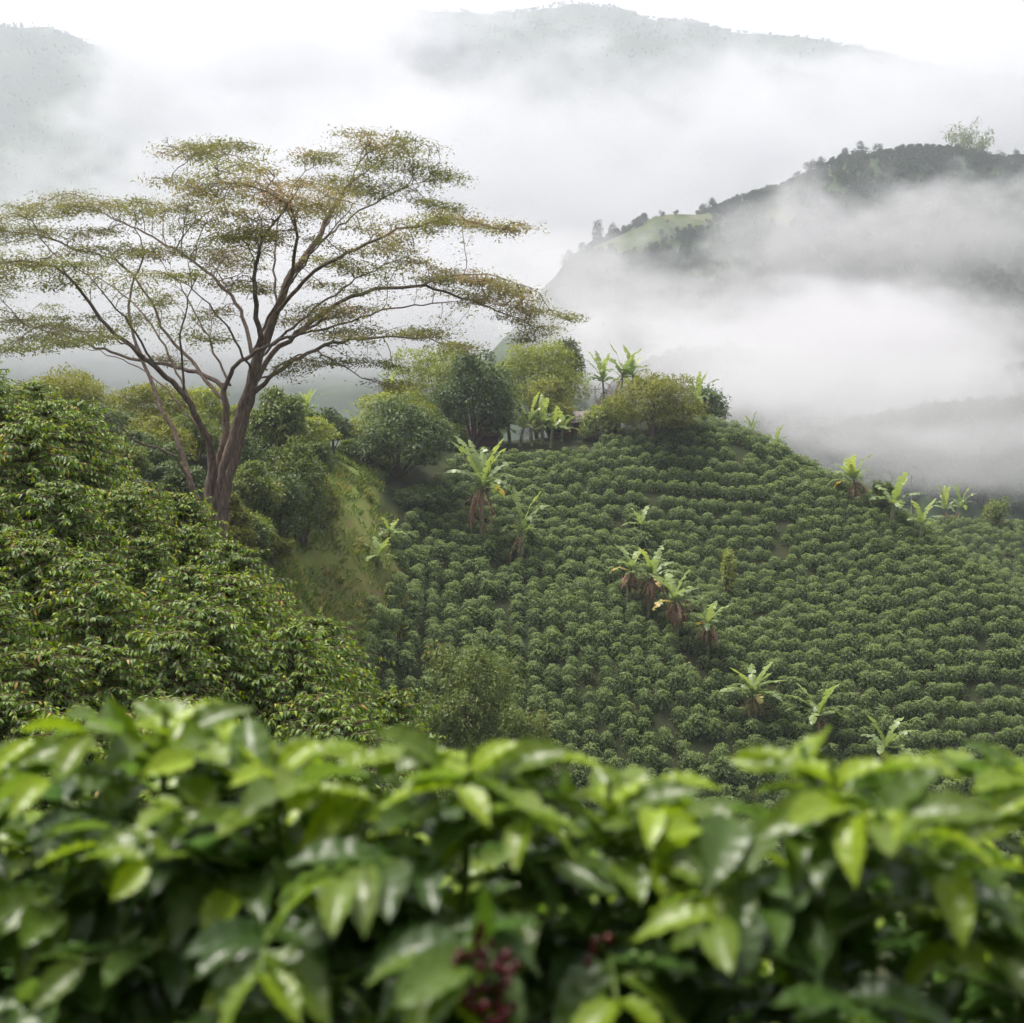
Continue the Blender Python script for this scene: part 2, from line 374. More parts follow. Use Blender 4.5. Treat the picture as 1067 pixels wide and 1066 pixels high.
def ground_mat():
    m, nt, N, L = newmat('hillside_soil_and_grass')
    out = N('ShaderNodeOutputMaterial'); b = N('ShaderNodeBsdfPrincipled'); b.inputs['Roughness'].default_value = .95; b.inputs['Specular IOR Level'].default_value = .15
    g = N('ShaderNodeNewGeometry')
    n1 = N('ShaderNodeTexNoise'); n1.inputs['Scale'].default_value = .35; n1.inputs['Detail'].default_value = 8; n1.inputs['Roughness'].default_value = .7; L(g.outputs['Position'], n1.inputs['Vector'])
    n2 = N('ShaderNodeTexNoise'); n2.inputs['Scale'].default_value = .02; n2.inputs['Detail'].default_value = 9; n2.inputs['Roughness'].default_value = .7; L(g.outputs['Position'], n2.inputs['Vector'])
    soil = ramp(nt, [(.3, (.014, .016, .008)), (.5, (.026, .034, .013)), (.7, (.045, .042, .02))]); L(n1.outputs['Fac'], soil.inputs[0])
    grass = ramp(nt, [(.3, (.24, .16, .10)), (.44, (.15, .155, .045)), (.6, (.13, .17, .04)), (.75, (.23, .25, .075))]); L(n1.outputs['Fac'], grass.inputs[0])
    farc = ramp(nt, [(.35, (.022, .038, .018)), (.55, (.04, .062, .025)), (.68, (.085, .105, .04))]); L(n2.outputs['Fac'], farc.inputs[0])
    at = N('ShaderNodeAttribute'); at.attribute_name = 'path'
    fa = N('ShaderNodeAttribute'); fa.attribute_name = 'far'
    m1 = N('ShaderNodeMix'); m1.data_type = 'RGBA'; L(at.outputs['Fac'], m1.inputs[0]); L(soil.outputs[0], m1.inputs[6]); L(grass.outputs[0], m1.inputs[7])
    m2 = N('ShaderNodeMix'); m2.data_type = 'RGBA'; L(fa.outputs['Fac'], m2.inputs[0]); L(m1.outputs[2], m2.inputs[6]); L(farc.outputs[0], m2.inputs[7])
    kn = N('ShaderNodeAttribute'); kn.attribute_name = 'meadow'
    m3 = N('ShaderNodeMix'); m3.data_type = 'RGBA'; L(kn.outputs['Fac'], m3.inputs[0]); L(m2.outputs[2], m3.inputs[6]); n4 = N('ShaderNodeTexNoise'); n4.inputs['Scale'].default_value = .12; n4.inputs['Detail'].default_value = 8; n4.inputs['Roughness'].default_value = .7; L(g.outputs['Position'], n4.inputs['Vector']); md_ = ramp(nt, [(.38, (.035, .055, .022)), (.5, (.075, .095, .035)), (.62, (.12, .11, .055))]); L(n4.outputs['Fac'], md_.inputs[0]); L(md_.outputs[0], m3.inputs[7])
    bp = N('ShaderNodeBump'); bp.inputs['Strength'].default_value = .6; bp.inputs['Distance'].default_value = .15; L(n1.outputs['Fac'], bp.inputs['Height'])
    L(bp.outputs[0], b.inputs['Normal']); L(m3.outputs[2], b.inputs['Base Color']); L(b.outputs[0], out.inputs['Surface'])
    return m
knob = P(705, 235, 575)
def meadow(x, y):
    d = np.hypot((x - knob[0]) / 17, (y - knob[1]) / 20) + .35 * fbm(np.stack([x / 9, y / 9, x * 0], -1), 3, 21)
    pa = P(812, 262, 565); d2 = np.hypot((x - pa[0]) / 6, (y - pa[1]) / 12) + .3 * fbm(np.stack([x / 6, y / 6, x * 0], -1), 2, 23)
    pb = P(655, 262, 560); d3 = np.hypot((x - pb[0]) / 12, (y - pb[1]) / 12) + .35 * fbm(np.stack([x / 7, y / 7, x * 0], -1), 2, 25)
    return np.clip((1.15 - np.minimum(np.minimum(d, d2), d3)) * 3, 0, 1)
farm = np.clip((np.hypot(XX, YY) - 170) / 60, 0, 1).ravel()
gm = mesh_np('terrain', np.stack([XX.ravel(), YY.ravel(), ZZ.ravel()], -1), Qg, ground_mat(), {'path': pm, 'far': farm, 'meadow': meadow(XX, YY).ravel()})
go = link('terrain', gm); tag(go, 'steep green Andean hillsides and valley ground under the plants', 'ground', kind='structure')

# ---------------------------------------------------------------- generators
def coffee(bag, sbag, rng, height, radius, leaf, tpl, nwh, nbr, node, leafprob=1.0, jitter=.12, dome=1.0, top_tuft=3, base=.12, round_=False):
    """coffee shrub: upright stem, whorls of arching side branches with drooping opposite leaves"""
    lp, ld, ln, ls, lt, la = [], [], [], [], [], []
    def leafat(p, d, s, age):
        lp.append(p); ld.append(d); up = np.array([0, 0, 1.0]) + rng.normal(0, .25, 3); ln.append(up)
        ls.append(s * rng.uniform(.75, 1.15)); lt.append(np.clip(rng.normal(.5, .24), 0, 1)); la.append(age)
    lean = rng.normal(0, .03, 2)
    for w in range(nwh):
        f = w / max(1, nwh - 1)
        h = height * (base + (1 - base) * f) ; c = np.array([lean[0] * h, lean[1] * h, h])
        prof = (1 - f ** 2.2) ** .6 * (0.72 + .28 * min(1, f * 3)) * dome + (1 - dome) * .8
        if round_: prof = max(.42, math.sqrt(max(0, 1 - (max(0, f - .35) / .72) ** 2.4)))
        L_ = radius * max(.10, prof) * rng.uniform(.8, 1.15)
        a0 = rng.rand() * 6.28
        for k in range(nbr):
            a = a0 + k * 2 * math.pi / nbr + rng.normal(0, .15)
            Lb = L_ * rng.uniform(.7, 1.2)
            e0 = -.05 + (.5 if round_ else .75) * f ** 1.5 + rng.normal(0, .12); drop = rng.uniform(.5, 1.0)
            n = max(2, int(Lb / node)); q = c.copy(); hd = np.array([math.cos(a), math.sin(a), 0.0]); pts = [q.copy()]
            for s in range(n):
                e = e0 - drop * ((s + 1) / n) ** 1.3
                t = hd * math.cos(e) + np.array([0, 0, math.sin(e)])
                q = q + t * (Lb / n); pts.append(q.copy())
                if (s + 1) / n < .3 and rng.rand() < .6: continue
                if rng.rand() > leafprob: continue
                side = np.cross(t, [0, 0, 1.0]); last = s >= n - 1
                for sg in (-1, 1):
                    d = t * rng.uniform(.35, .7) + sg * side * rng.uniform(.5, .9) + np.array([0, 0, rng.uniform(-.75, -.1)]) + rng.normal(0, jitter, 3)
                    ag = (max(0, rng.uniform(.2, 1.0)) if last and rng.rand() < .6 else (rng.uniform(0, .35) if s >= n - 2 else 0.0))
                    leafat(q, d, leaf * (.75 if last else 1), ag)
                if last: leafat(q, t + np.array([0, 0, -.15]), leaf * .7, rng.uniform(.3, 1))
            if sbag is not None: tube(sbag, pts, np.linspace(.010, .004, len(pts)) * (1 if height < 2 else 1.5), 4)
    topc = np.array([lean[0] * height, lean[1] * height, height])
    for k in range(top_tuft):
        for j in range(2):
            a = k * 1.57 + j * 3.14 + rng.normal(0, .2); 
            leafat(topc + [0, 0, .03 * k * height / 1.4], np.array([math.cos(a), math.sin(a), .55 + .25 * k + rng.normal(0, .15)]), leaf * (.95 - .2 * k), .35 + .3 * k)
    put_leaves(bag, tpl, lp, ld, ln, ls, lt, np.clip(la, 0, 1))
    if sbag is not None:
        tube(sbag, [(0, 0, -.3), (lean[0] * height * .5, lean[1] * height * .5, height * .5), tuple(topc + [0, 0, .03])], [.022, .016, .006], 7)
    return lp, la

def crown(bag, rng, lobes, n, leaf, tpl, droop=.4, shell=.55, tintn=.25, flat=0.0):
    """leaves spread through lumpy lobes; lobes = (x,y,z,rx,ry,rz)"""
    lobes = np.asarray(lobes, float); vol = (lobes[:, 3] * lobes[:, 4] + lobes[:, 3] * lobes[:, 5] + lobes[:, 4] * lobes[:, 5]); vol /= vol.sum()
    k = rng.choice(len(lobes), n, p=vol)
    u = nrm(rng.normal(0, 1, (n, 3))); u[:, 2] = np.where(u[:, 2] < -.45, -u[:, 2], u[:, 2])
    # clump bumps
    lump = fbm(u * 2.6 + lobes[k, :3] * 1.7, 3, 31)
    r = shell + (1 - shell) * rng.rand(n) ** .6
    r = r * (1 + .36 * lump)
    p = lobes[k, :3] + u * r[:, None] * lobes[k, 3:6]
    keep = fbm(p * 1.9 / max(.6, lobes[:, 3].mean() * .55), 2, 77) > -.38
    p, u, k = p[keep], u[keep], k[keep]; m = len(p)
    d = u * .7 + rng.normal(0, .5, (m, 3)); d[:, 2] -= droop
    N_ = u + np.array([0, 0, .9]) + rng.normal(0, .35, (m, 3))
    tl = np.repeat(0.0, m) + rng.rand(len(lobes))[k] * .35
    tint = np.clip(.3 + tl + rng.normal(0, tintn * .8, m), 0, 1)
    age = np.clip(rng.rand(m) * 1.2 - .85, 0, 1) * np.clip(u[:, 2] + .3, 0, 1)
    put_leaves(bag, tpl, p, d, N_, leaf * rng.uniform(.7, 1.3, m), tint, age)
def lobes_round(rng, w, h, n, z0=.3, sub=.42):
    """lobes filling a rounded crown of width w, height h, whose underside is at z0*h"""
    out = []
    ch = h * (1 - z0); zc = h * z0 + ch * .5
    for k in range(n):
        u = nrm(rng.normal(0, 1, 3)); u[2] = u[2] if u[2] > -.85 else -u[2]
        s = rng.uniform(.55, 1.3) * sub; rr = rng.uniform(.86, 1.12) - s
        out.append((u[0] * rr * w * .5, u[1] * rr * w * .5, zc + u[2] * rr * ch * .5, w * .5 * s, w * .5 * s, ch * .5 * s))
    return out
D1 = tpl_diamond(.45); D2 = tpl_diamond(.3); FO = tpl_fold(.4); FOn = tpl_fold(.36, 4, .3)

def leafy_tree(name, label, cat, px, pyb, Y, wpx, hpx, mat, seed, leaf=.3, n=7000, nl=11, z0=.22, group=None, lean=0, tpl=None, droop=.4, sub=.42):
    """tree with trunk, limbs and crown; foot stands on the ground under the pixel column at distance Y"""
    rng = np.random.RandomState(seed)
    x = P(px, 455, Y)[0]; z = g1(x, Y)
    top = P(px, pyb - hpx, Y)[2]; w = wpx * Y / F; h = max(1.5, top - z)
    root = empty(name, (x, Y, z - .05))
    lb = lobes_round(rng, w, h, nl, z0, sub)
    lb.append((0, 0, h * (z0 + (1 - z0) * .5), w * .36, w * .36, h * (1 - z0) * .38))
    tb = max(l[2] + l[5] for l in lb); 
    lb = [(a, b, c * h / tb, d, e, f) for a, b, c, d, e, f in lb]
    cb = Bag(); crown(cb, rng, lb, n, leaf, tpl or D1, droop)
    c = link('crown', cb.mesh('crown_' + name, mat), root)
    tb_ = Bag(); r0 = .028 * h + .04
    fork = np.array([rng.normal(0, .1), rng.normal(0, .1), h * z0 * 1.1 + .1])
    tube(tb_, spline([(0, 0, -.4), fork * .5 + rng.normal(0, .05, 3), fork, (fork[0], fork[1], h * .6)], .4), np.linspace(r0, r0 * .45, len(spline([(0, 0, -.4), fork * .5, fork, (fork[0], fork[1], h * .6)], .4))) if False else r0 * .7, 8)
    for l in lb[:8]:
        tube(tb_, [fork, (fork + np.array(l[:3])) / 2 + [0, 0, .2], l[:3]], [r0 * .4, r0 * .25, r0 * .1], 5)
    link('trunk', tb_.mesh('trunk_' + name, M['twig']), root)
    return tag(root, label, cat, group)

# ---------------------------------------------------------------- the umbrella tree
def umbrella_tree():
    rng = np.random.RandomState(11)
    Y0 = 64.0
    base = np.array([P(222, 455, Y0)[0], Y0, 0.0]); base[2] = g1(base[0], Y0)
    def q(px, py, dy): return P(px, py, Y0 + dy)
    limbs = [  # (points (px,py,dY), r start, r end)
        ([(221, 560, 0), (228, 520, 0), (238, 480, 0), (246, 450, .2), (254, 422, .3), (264, 388, .3), (276, 356, .3), (289, 323, .4), (304, 284, .6), (325, 261, 1.2), (348, 215, 2), (372, 185, 3)], .52, .09),
        ([(217, 560, .2), (222, 515, .3), (232, 470, .5), (235, 440, .8), (234, 412, 1.0), (233, 400, 1.2)], .36, .20),
        ([(228, 560, -.2), (236, 510, -.3), (247, 470, -.5), (258, 430, -.7), (268, 395, -1), (272, 370, -1.2), (268, 330, -2), (266, 297, -3), (270, 258, -4), (282, 238, -4.5), (300, 212, -5.5)], .34, .05),
        ([(233, 404, 1.2), (226, 396, 1.6), (213, 391, 2.2), (189, 384, 3), (162, 378, 4), (129, 371, 5), (100, 361, 6), (60, 348, 7), (25, 338, 8)], .15, .04),
        ([(233, 408, 1.1), (240, 390, .6), (252, 377, -.2), (268, 367, -1.4), (300, 352, -3.2), (345, 330, -5), (380, 322, -6.2)], .15, .04),
        ([(234, 416, 1.0), (213, 397, 2), (199, 375, 3), (182, 358, 4), (170, 340, 4.6), (156, 312, 5.4), (141, 288, 6), (112, 268, 7), (85, 262, 8)], .13, .04),
        ([(217, 545, 0), (221, 472, -.4), (213, 452, -.8), (203, 432, -1.2), (191, 411, -1.6), (180, 399, -2), (164, 384, -2.6), (147, 371, -3.2), (130, 355, -4), (112, 341, -4.6), (95, 318, -5.2), (79, 296, -5.8), (58, 280, -6.6), (28, 272, -7.6)], .27, .05),
        ([(212, 550, .4), (205, 522, .6), (197, 500, .8), (189, 472, 1.2), (180, 446, 1.6), (170, 428, 2), (161, 408, 2.6), (150, 380, 3.4), (139, 350, 4.2), (134, 318, 5), (140, 290, 5.8), (150, 262, 6.5), (140, 238, 7)], .19, .045),
        ([(196, 497, .8), (183, 476, .2), (162, 467, -.8), (141, 457, -1.8), (121, 440, -2.6), (98, 430, -3.4), (70, 424, -4)], .09, .02),
        ([(191, 411, -1.6), (190, 396, -1.8), (189, 371, -2.2), (186, 352, -2.6), (193, 330, -3), (199, 300, -3.6), (196, 275, -4.4)], .07, .03),
        ([(262, 412, -.4), (275, 399, -1.2), (287, 388, -2), (300, 380, -2.6), (330, 364, -3.8), (366, 354, -5), (408, 351, -6), (444, 353, -7), (466, 359, -7.6)], .17, .03),
        ([(268, 396, .6), (278, 378, .8), (300, 354, 1.2), (326, 336, 1.8), (356, 314, 2.6), (392, 303, 3.2), (431, 299, 4), (471, 306, 4.6), (500, 316, 5), (535, 330, 5.6), (560, 342, 6)], .20, .03),
        ([(288, 326, .4), (300, 314, -.2), (316, 294, -1), (343, 273, -2), (382, 253, -3), (415, 241, -4), (444, 232, -4.8), (480, 230, -5.6), (510, 236, -6.4)], .15, .03),
        ([(297, 303, .5), (305, 280, -.4), (308, 258, -1.4), (309, 238, -2.4), (301, 216, -3.4), (278, 200, -4.4), (250, 190, -5)], .14, .04),
        ([(262, 368, .4), (259, 350, 1), (253, 330, 1.8), (243, 310, 2.6), (226, 293, 3.6), (192, 266, 5), (160, 248, 6), (128, 232, 6.8), (95, 216, 7.6)], .13, .04),
        ([(325, 261, 1.2), (338, 238, 2.6), (352, 212, 4), (366, 184, 5), (380, 162, 6), (405, 150, 6.8)], .09, .02),
        ([(330, 255, 1.4), (360, 230, 3.4), (398, 206, 5), (430, 192, 6), (462, 186, 6.6)], .08, .02),
        ([(309, 240, -2.4), (295, 205, -1), (272, 178, .6), (240, 160, 2), (210, 152, 3)], .07, .02),
        ([(431, 299, 4), (460, 290, 3.4), (495, 286, 3), (530, 292, 2.6), (562, 305, 2.4)], .07, .02),
        ([(150, 371, -3.2), (120, 352, -6), (80, 344, -8), (40, 340, -9.4)], .07, .02),
        ([(262, 368, .4), (298, 302, -1), (342, 243, -2.6), (376, 206, -4)], .10, .02),
        ([(240, 402, 1), (216, 352, 2.4), (190, 302, 3.6), (160, 262, 5)], .09, .02),
        ([(272, 372, 0), (320, 328, -2), (372, 290, -4), (432, 264, -5.6)], .10, .02),
        ([(164, 384, -2.6), (130, 332, -4.6), (100, 296, -6), (60, 262, -7.4)], .08, .02),
        ([(203, 432, -1.2), (180, 378, -.2), (152, 330, .8), (112, 296, 2), (60, 268, 3.4)], .09, .02),
        ([(289, 323, .4), (286, 272, 1.4), (292, 225, 2.6), (312, 188, 4), (340, 160, 5)], .08, .02),
        ([(300, 352, 1.2), (350, 338, -.6), (410, 322, -2.2), (470, 314, -3.6), (520, 322, -4.6)], .08, .02),
        ([(262, 388, -.6), (236, 340, -2.6), (204, 306, -4.6), (170, 284, -6)], .08, .02),
        ([(262, 400, -.3), (310, 372, .8), (360, 356, 2), (420, 340, 3.2)], .07, .018),
        ([(213, 452, -.8), (170, 402, .8), (120, 372, 2.6), (60, 356, 4)], .07, .018),
        ([(330, 364, -3.8), (352, 380, -5), (385, 395, -6.4), (408, 402, -7.4)], .05, .015),
    ]
    bark = Bag()
    nodes, par, fix = [], [], []
    for li, (pts, ra, rb) in enumerate(limbs):
        wp = np.array([q(*a) for a in pts])
        if li > 0 and li not in (1, 2, 6, 7): wp[0] = wp[0]
        sp = spline(wp, .45)
        sp[1:-1] += rng.normal(0, .045, (len(sp) - 2, 3))
        m = len(sp); tt = np.linspace(0, 1, m)
        rad = (ra * (1 - tt) ** .9 + rb) * .58
        if li in (0, 1, 2, 6, 7): rad = rad * (1 + .55 * np.exp(-tt * m * .45 / 1.1))
        tube(bark, sp, rad, 12 if ra > .2 else 8, flute=.24 if ra > .2 else .08, seed=li)
        s0 = len(nodes)
        for k in range(m):
            nodes.append(sp[k]); par.append(-1 if k == 0 else s0 + k - 1); fix.append(rad[k])
    nfix = len(nodes)
    pads = [(235, 151, 55, 5, 2), (215, 160, 38, 5, 3), (262, 166, 30, 5, 1), (340, 158, 40, 6, 5), (385, 148, 55, 6, 6), (415, 158, 40, 6, 7), (455, 182, 40, 5, 6.6), (395, 172, 50, 6, 5),
            (195, 192, 25, 5, 1), (230, 196, 60, 9, -4), (290, 190, 70, 9, -5), (350, 192, 60, 9, 3), (400, 200, 50, 8, 4), (440, 208, 34, 6, 5), (330, 208, 60, 8, -1), (270, 212, 60, 8, -4), (205, 215, 50, 8, 4),
            (430, 226, 40, 6, -4), (470, 226, 36, 5, -5.5), (508, 237, 32, 5, -6.4), (400, 236, 30, 6, -3),
            (15, 226, 40, 8, 7), (60, 216, 50, 9, 7.6), (105, 208, 45, 9, 7.4), (150, 212, 45, 9, 6.8), (190, 232, 45, 7, 5.4), (30, 240, 50, 7, 8), (95, 234, 40, 5, 7),
            (10, 280, 35, 8, -7.6), (55, 268, 50, 8, -6.6), (100, 262, 50, 8, 6), (130, 258, 40, 7, 6.8), (70, 285, 50, 5, -5.8), (0, 260, 35, 5, -7),
            (200, 262, 40, 8, 4), (235, 246, 50, 7, -2), (250, 232, 50, 8, -4), (185, 285, 40, 7, -4), (230, 290, 45, 7, 3), (300, 242, 40, 6, -4),
            (5, 333, 45, 6, 8), (45, 345, 50, 6, 7), (75, 352, 40, 6, -8.5), (20, 362, 30, 4, -9), (120, 335, 25, 6, -4.5), (85, 330, 40, 4, 6), (5, 302, 20, 3, 8),
            (195, 352, 28, 5, -3), (150, 322, 26, 5, 5), (170, 372, 30, 4, 4), (165, 300, 25, 5, -4),
            (440, 286, 32, 7, 3.6), (480, 286, 45, 8, 3.2), (515, 300, 48, 9, 3), (545, 312, 40, 8, 2.4), (560, 322, 26, 7, 2.6), (545, 338, 34, 8, 5.6), (500, 308, 40, 7, 4.6), (555, 352, 18, 4, 6), (590, 326, 8, 3, 3),
            (395, 258, 36, 5, -3), (425, 268, 26, 4, -4), (345, 268, 26, 5, 1), (385, 286, 40, 5, -2), (355, 300, 30, 5, 2), (340, 322, 34, 5, -4), (380, 318, 36, 5, -6),
            (370, 340, 50, 4, -5), (435, 345, 40, 4, -6.8), (475, 357, 22, 3, -7.6), (345, 372, 40, 5, -4), (315, 384, 30, 6, -3), (385, 372, 30, 4, -6), (408, 402, 16, 4, -7.4), (310, 330, 25, 5, 1), (225, 330, 30, 5, 2.4), (270, 300, 26, 5, -3.4), (232, 268, 40, 6, 3)]
    att = []; padi = []
    for pi, (px, py, hw, th, dy) in enumerate(pads):
        Yp = Y0 + dy; nsub = 3 if hw > 30 else 2
        for q_ in range(nsub):
            fx = rng.uniform(-.75, .75); c = P(px + fx * hw, py + 2 + rng.normal(0, 5), Yp + rng.normal(0, 1.2)); rx = hw * Yp / F * rng.uniform(.5, .95); rz = th * Yp / F * .6; ry = min(3.4, max(1.2, rx * 1.0))
            n = int(12 + rx * ry * 7)
            u = nrm(rng.normal(0, 1, (n, 3))) * (rng.rand(n, 1) ** .45)
            a = c + u * [rx, ry, rz]; out_ = (px - 265) / 320
            a[:, 2] += -.07 * (u[:, 0] ** 2 + u[:, 1] ** 2) * rx - u[:, 0] * rx * (.26 * out_ + rng.normal(0, .07))
            att.append(a); padi += [pi] * n
    att = np.concatenate(att); padi = np.array(padi); nA = len(att)
    nodes = [np.array(p) for p in nodes]
    NP = np.array(nodes); ok0 = NP[:, 2] > P(222, 415, Y0)[2]
    d2 = ((att[:, None] - NP[None]) ** 2).sum(-1); d2[:, ~ok0] = 1e9
    best = d2.argmin(1); bd = d2.min(1)
    alive = np.ones(nA, bool); step = .38
    for it in range(80):
        alive &= bd > (.36 ** 2)
        if not alive.any(): break
        ids = np.unique(best[alive]); new = []
        for nid in ids:
            aa = att[alive & (best == nid)]
            pos = nodes[nid]; dirs = nrm(aa - pos).mean(0) + rng.normal(0, .12, 3)
            if par[nid] >= 0: dirs = dirs + nrm(pos - nodes[par[nid]]) * .28
            d = nrm(dirs); nn = pos + d * step
            nodes.append(nn); par.append(int(nid)); fix.append(0.0); new.append((len(nodes) - 1, nn))
        NN = np.array([b for a, b in new]); idn = np.array([a for a, b in new])
        dd = ((att[:, None] - NN[None]) ** 2).sum(-1); mn = dd.min(1); im = dd.argmin(1)
        upd = mn < bd; best[upd] = idn[im[upd]]; bd[upd] = mn[upd]
    NP = np.array(nodes); par_ = np.array(par); nn_ = len(NP)
    acc = np.zeros(nn_); rr = np.zeros(nn_)
    for k in range(nn_ - 1, nfix - 1, -1):
        rr[k] = max(acc[k], .011 ** 2.3) ** (1 / 2.3); acc[par_[k]] += rr[k] ** 2.3
    rr = np.minimum(rr, .10)
    idx = np.arange(nfix, nn_); pr = par_[idx]
    ra_ = np.where(pr >= nfix, rr[pr], np.minimum(rr[idx] * 1.2, .10))
    segs(bark, NP[pr], NP[idx], ra_, rr[idx], 5)
    root = empty('umbrella_tree', base)
    bark.V = [v - base for v in bark.V]
    link('trunk', bark.mesh('umbrella_tree_trunk', M['bark']), root)
    # foliage: small feathery leaflet sprays round the thin twigs
    thin = idx[(rr[idx] < .035)]
    lb = Bag(); pad_t = rng.rand(len(pads))
    tp = NP[thin]; na = 22
    p = np.repeat(tp, na, 0) + rng.normal(0, 1, (len(tp) * na, 3)) * [.38, .38, .08]
    extra = np.repeat(att, 12, 0) + rng.normal(0, 1, (nA * 12, 3)) * [.42, .42, .08]
    p = np.concatenate([p, extra]); m = len(p)
    keep = fbm(p * [1.3, 1.3, 2.6], 3, 51) > -.3
    p = p[keep]; m = len(p)
    d = rng.normal(0, 1, (m, 3)) * [1, 1, .22]; d[:, 2] -= .15
    N_ = np.array([0, 0, 1.0]) + rng.normal(0, .35, (m, 3))
    br = fbm(p * .3, 3, 61) * .42 + rng.normal(0, .09, m)
    tint = np.clip(.30 + br * .85, 0, 1)
    put_leaves(lb, tpl_diamond(.42), p, d, N_, .15 * rng.uniform(.6, 1.35, m), tint, 0)
    lb.V = [v - base for v in lb.V]
    link('crown', lb.mesh('umbrella_tree_crown', M['tree']), root)
    tag(root, 'huge umbrella shaped tree with layered flat foliage and forked brown trunk', 'tree')
umbrella_tree()

# ---------------------------------------------------------------- coffee on the main slope
rng = np.random.RandomState(3)
shrub_me = []
for v in range(5):
    b = Bag(); coffee(b, None, rng, 1.4, .74, .18, D1, 10, 9, .115, jitter=.25, base=.22, top_tuft=2, round_=True)
    zz = np.concatenate(b.V)[:, 2]; A_ = np.concatenate(b.A); A_ = np.clip(A_ * .7 + np.clip((zz - .75) / .6, 0, 1) * .45, 0, 1); b.A = [A_]
    shrub_me.append(b.mesh('coffee_shrub_foliage_%d' % v, M['shrub']))
# rows follow the slope: grid in (x along, distance) warped with the terrain
def slope_positions():
    out = []
    for v in np.arange(74, 128, .52):      # candidate lines every half metre, kept by block
        pass
    def add(us, vs, region, fx, fy):
        for vi, v in enumerate(vs):
            for u in us:
                x = u + rng.normal(0, .11) + (vi % 2) * fx; y = v + rng.normal(0, .10) + fy(u) + .9 * float(fbm(np.array([u / 9 + region * 7, v / 9, .5]), 2, 88))
                if rng.rand() > .05: out.append((x, y, region))
    wav = lambda u: .05 * u + 1.1 * math.sin(u * .07 + 1) + .5 * math.sin(u * .21)
    add(np.arange(-26, 75, 1.2), np.arange(74, 112, .98), 0, 0, lambda u: 0)       # lower block: rows run up the slope
    add(np.arange(-26, 75, .74), np.arange(74, 128, 1.12), 2, .3, wav)             # upper block: rows follow the contour
    add(np.arange(20, 110, 1.1), np.arange(118, 153, 1.5), 1, .3, wav)
    o = np.array(out); z = ground(o[:, 0], o[:, 1])
    px, py = proj(np.stack([o[:, 0], o[:, 1], z + H], -1))
    reg = o[:, 2] != 1
    low = py > np.interp(px, [340, 440, 560, 640, 700, 760, 830, 900, 1100], [560, 575, 575, 600, 650, 720, 800, 880, 1000])
    sel = np.where(o[:, 2] == 0, low, np.where(o[:, 2] == 2, ~low, True))
    keep = sel & (px > 300) & (px < 1180) & (py < 960)
    # left edge of the plantation beside the track
    pdv = path_d(o[:, 0], o[:, 1])
    left_edge = np.interp(py, [440, 470, 520, 560, 600, 640, 700, 760, 960], [470, 470, 425, 400, 368, 335, 315, 330, 380])
    keep &= (px > left_edge) & ((pdv > 1.05) | (py > 680))
    crest = np.interp(px, [300, 470, 480, 600, 690, 740, 800, 870, 930, 1000, 1067, 1300], [112, 117, 119, 121, 123, 126, 123, 119, 114.5, 109.5, 105.5, 99])
    keep &= np.where(reg, o[:, 1] < crest, (o[:, 1] > crest + 3) & (px > 880))
    return np.stack([o[:, 0], o[:, 1], z, px, py, o[:, 2]], -1)[keep]
sp_ = slope_positions()
gap = fbm(sp_[:, :3] / 3.0, 2, 41) > -1.02
sp_ = sp_[gap]
scl = .77 * rng.uniform(.78, 1.18, len(sp_)) * np.where(rng.rand(len(sp_)) < .12, rng.uniform(.6, 1.3, len(sp_)), 1) * (1 + .14 * fbm(sp_[:, :3] / 9, 2, 44))
block = (sp_[:, 4] > np.interp(sp_[:, 3], [340, 480, 620, 760, 860, 1100], [590, 560, 590, 700, 820, 900]))   # lower young block
scl = scl * np.where(block, 1.15, 1.0)
dist = np.linalg.norm(sp_[:, :3], axis=1)
vis = (sp_[:, 3] < 1067) & (sp_[:, 4] < 850) & (sp_[:, 4] > 420) & (sp_[:, 5] != 1)
score = np.where(vis, scl / dist, -1)
order = np.argsort(-score); single = order[:300]; rest = order[300:]
for i in single:
    me = shrub_me[rng.randint(5)]
    o = link('coffee_shrub', me, None, (sp_[i, 0], sp_[i, 1], sp_[i, 2] - .1))
    o.rotation_euler = (rng.normal(0, .14), rng.normal(0, .14), rng.rand() * 6.28); s = scl[i]; o.scale = (s, s, s * rng.uniform(.9, 1.1))
    tag(o, 'round coffee shrub low down in the planted rows of the opposite slope', 'shrub', 'coffee shrubs in rows low on the slope')

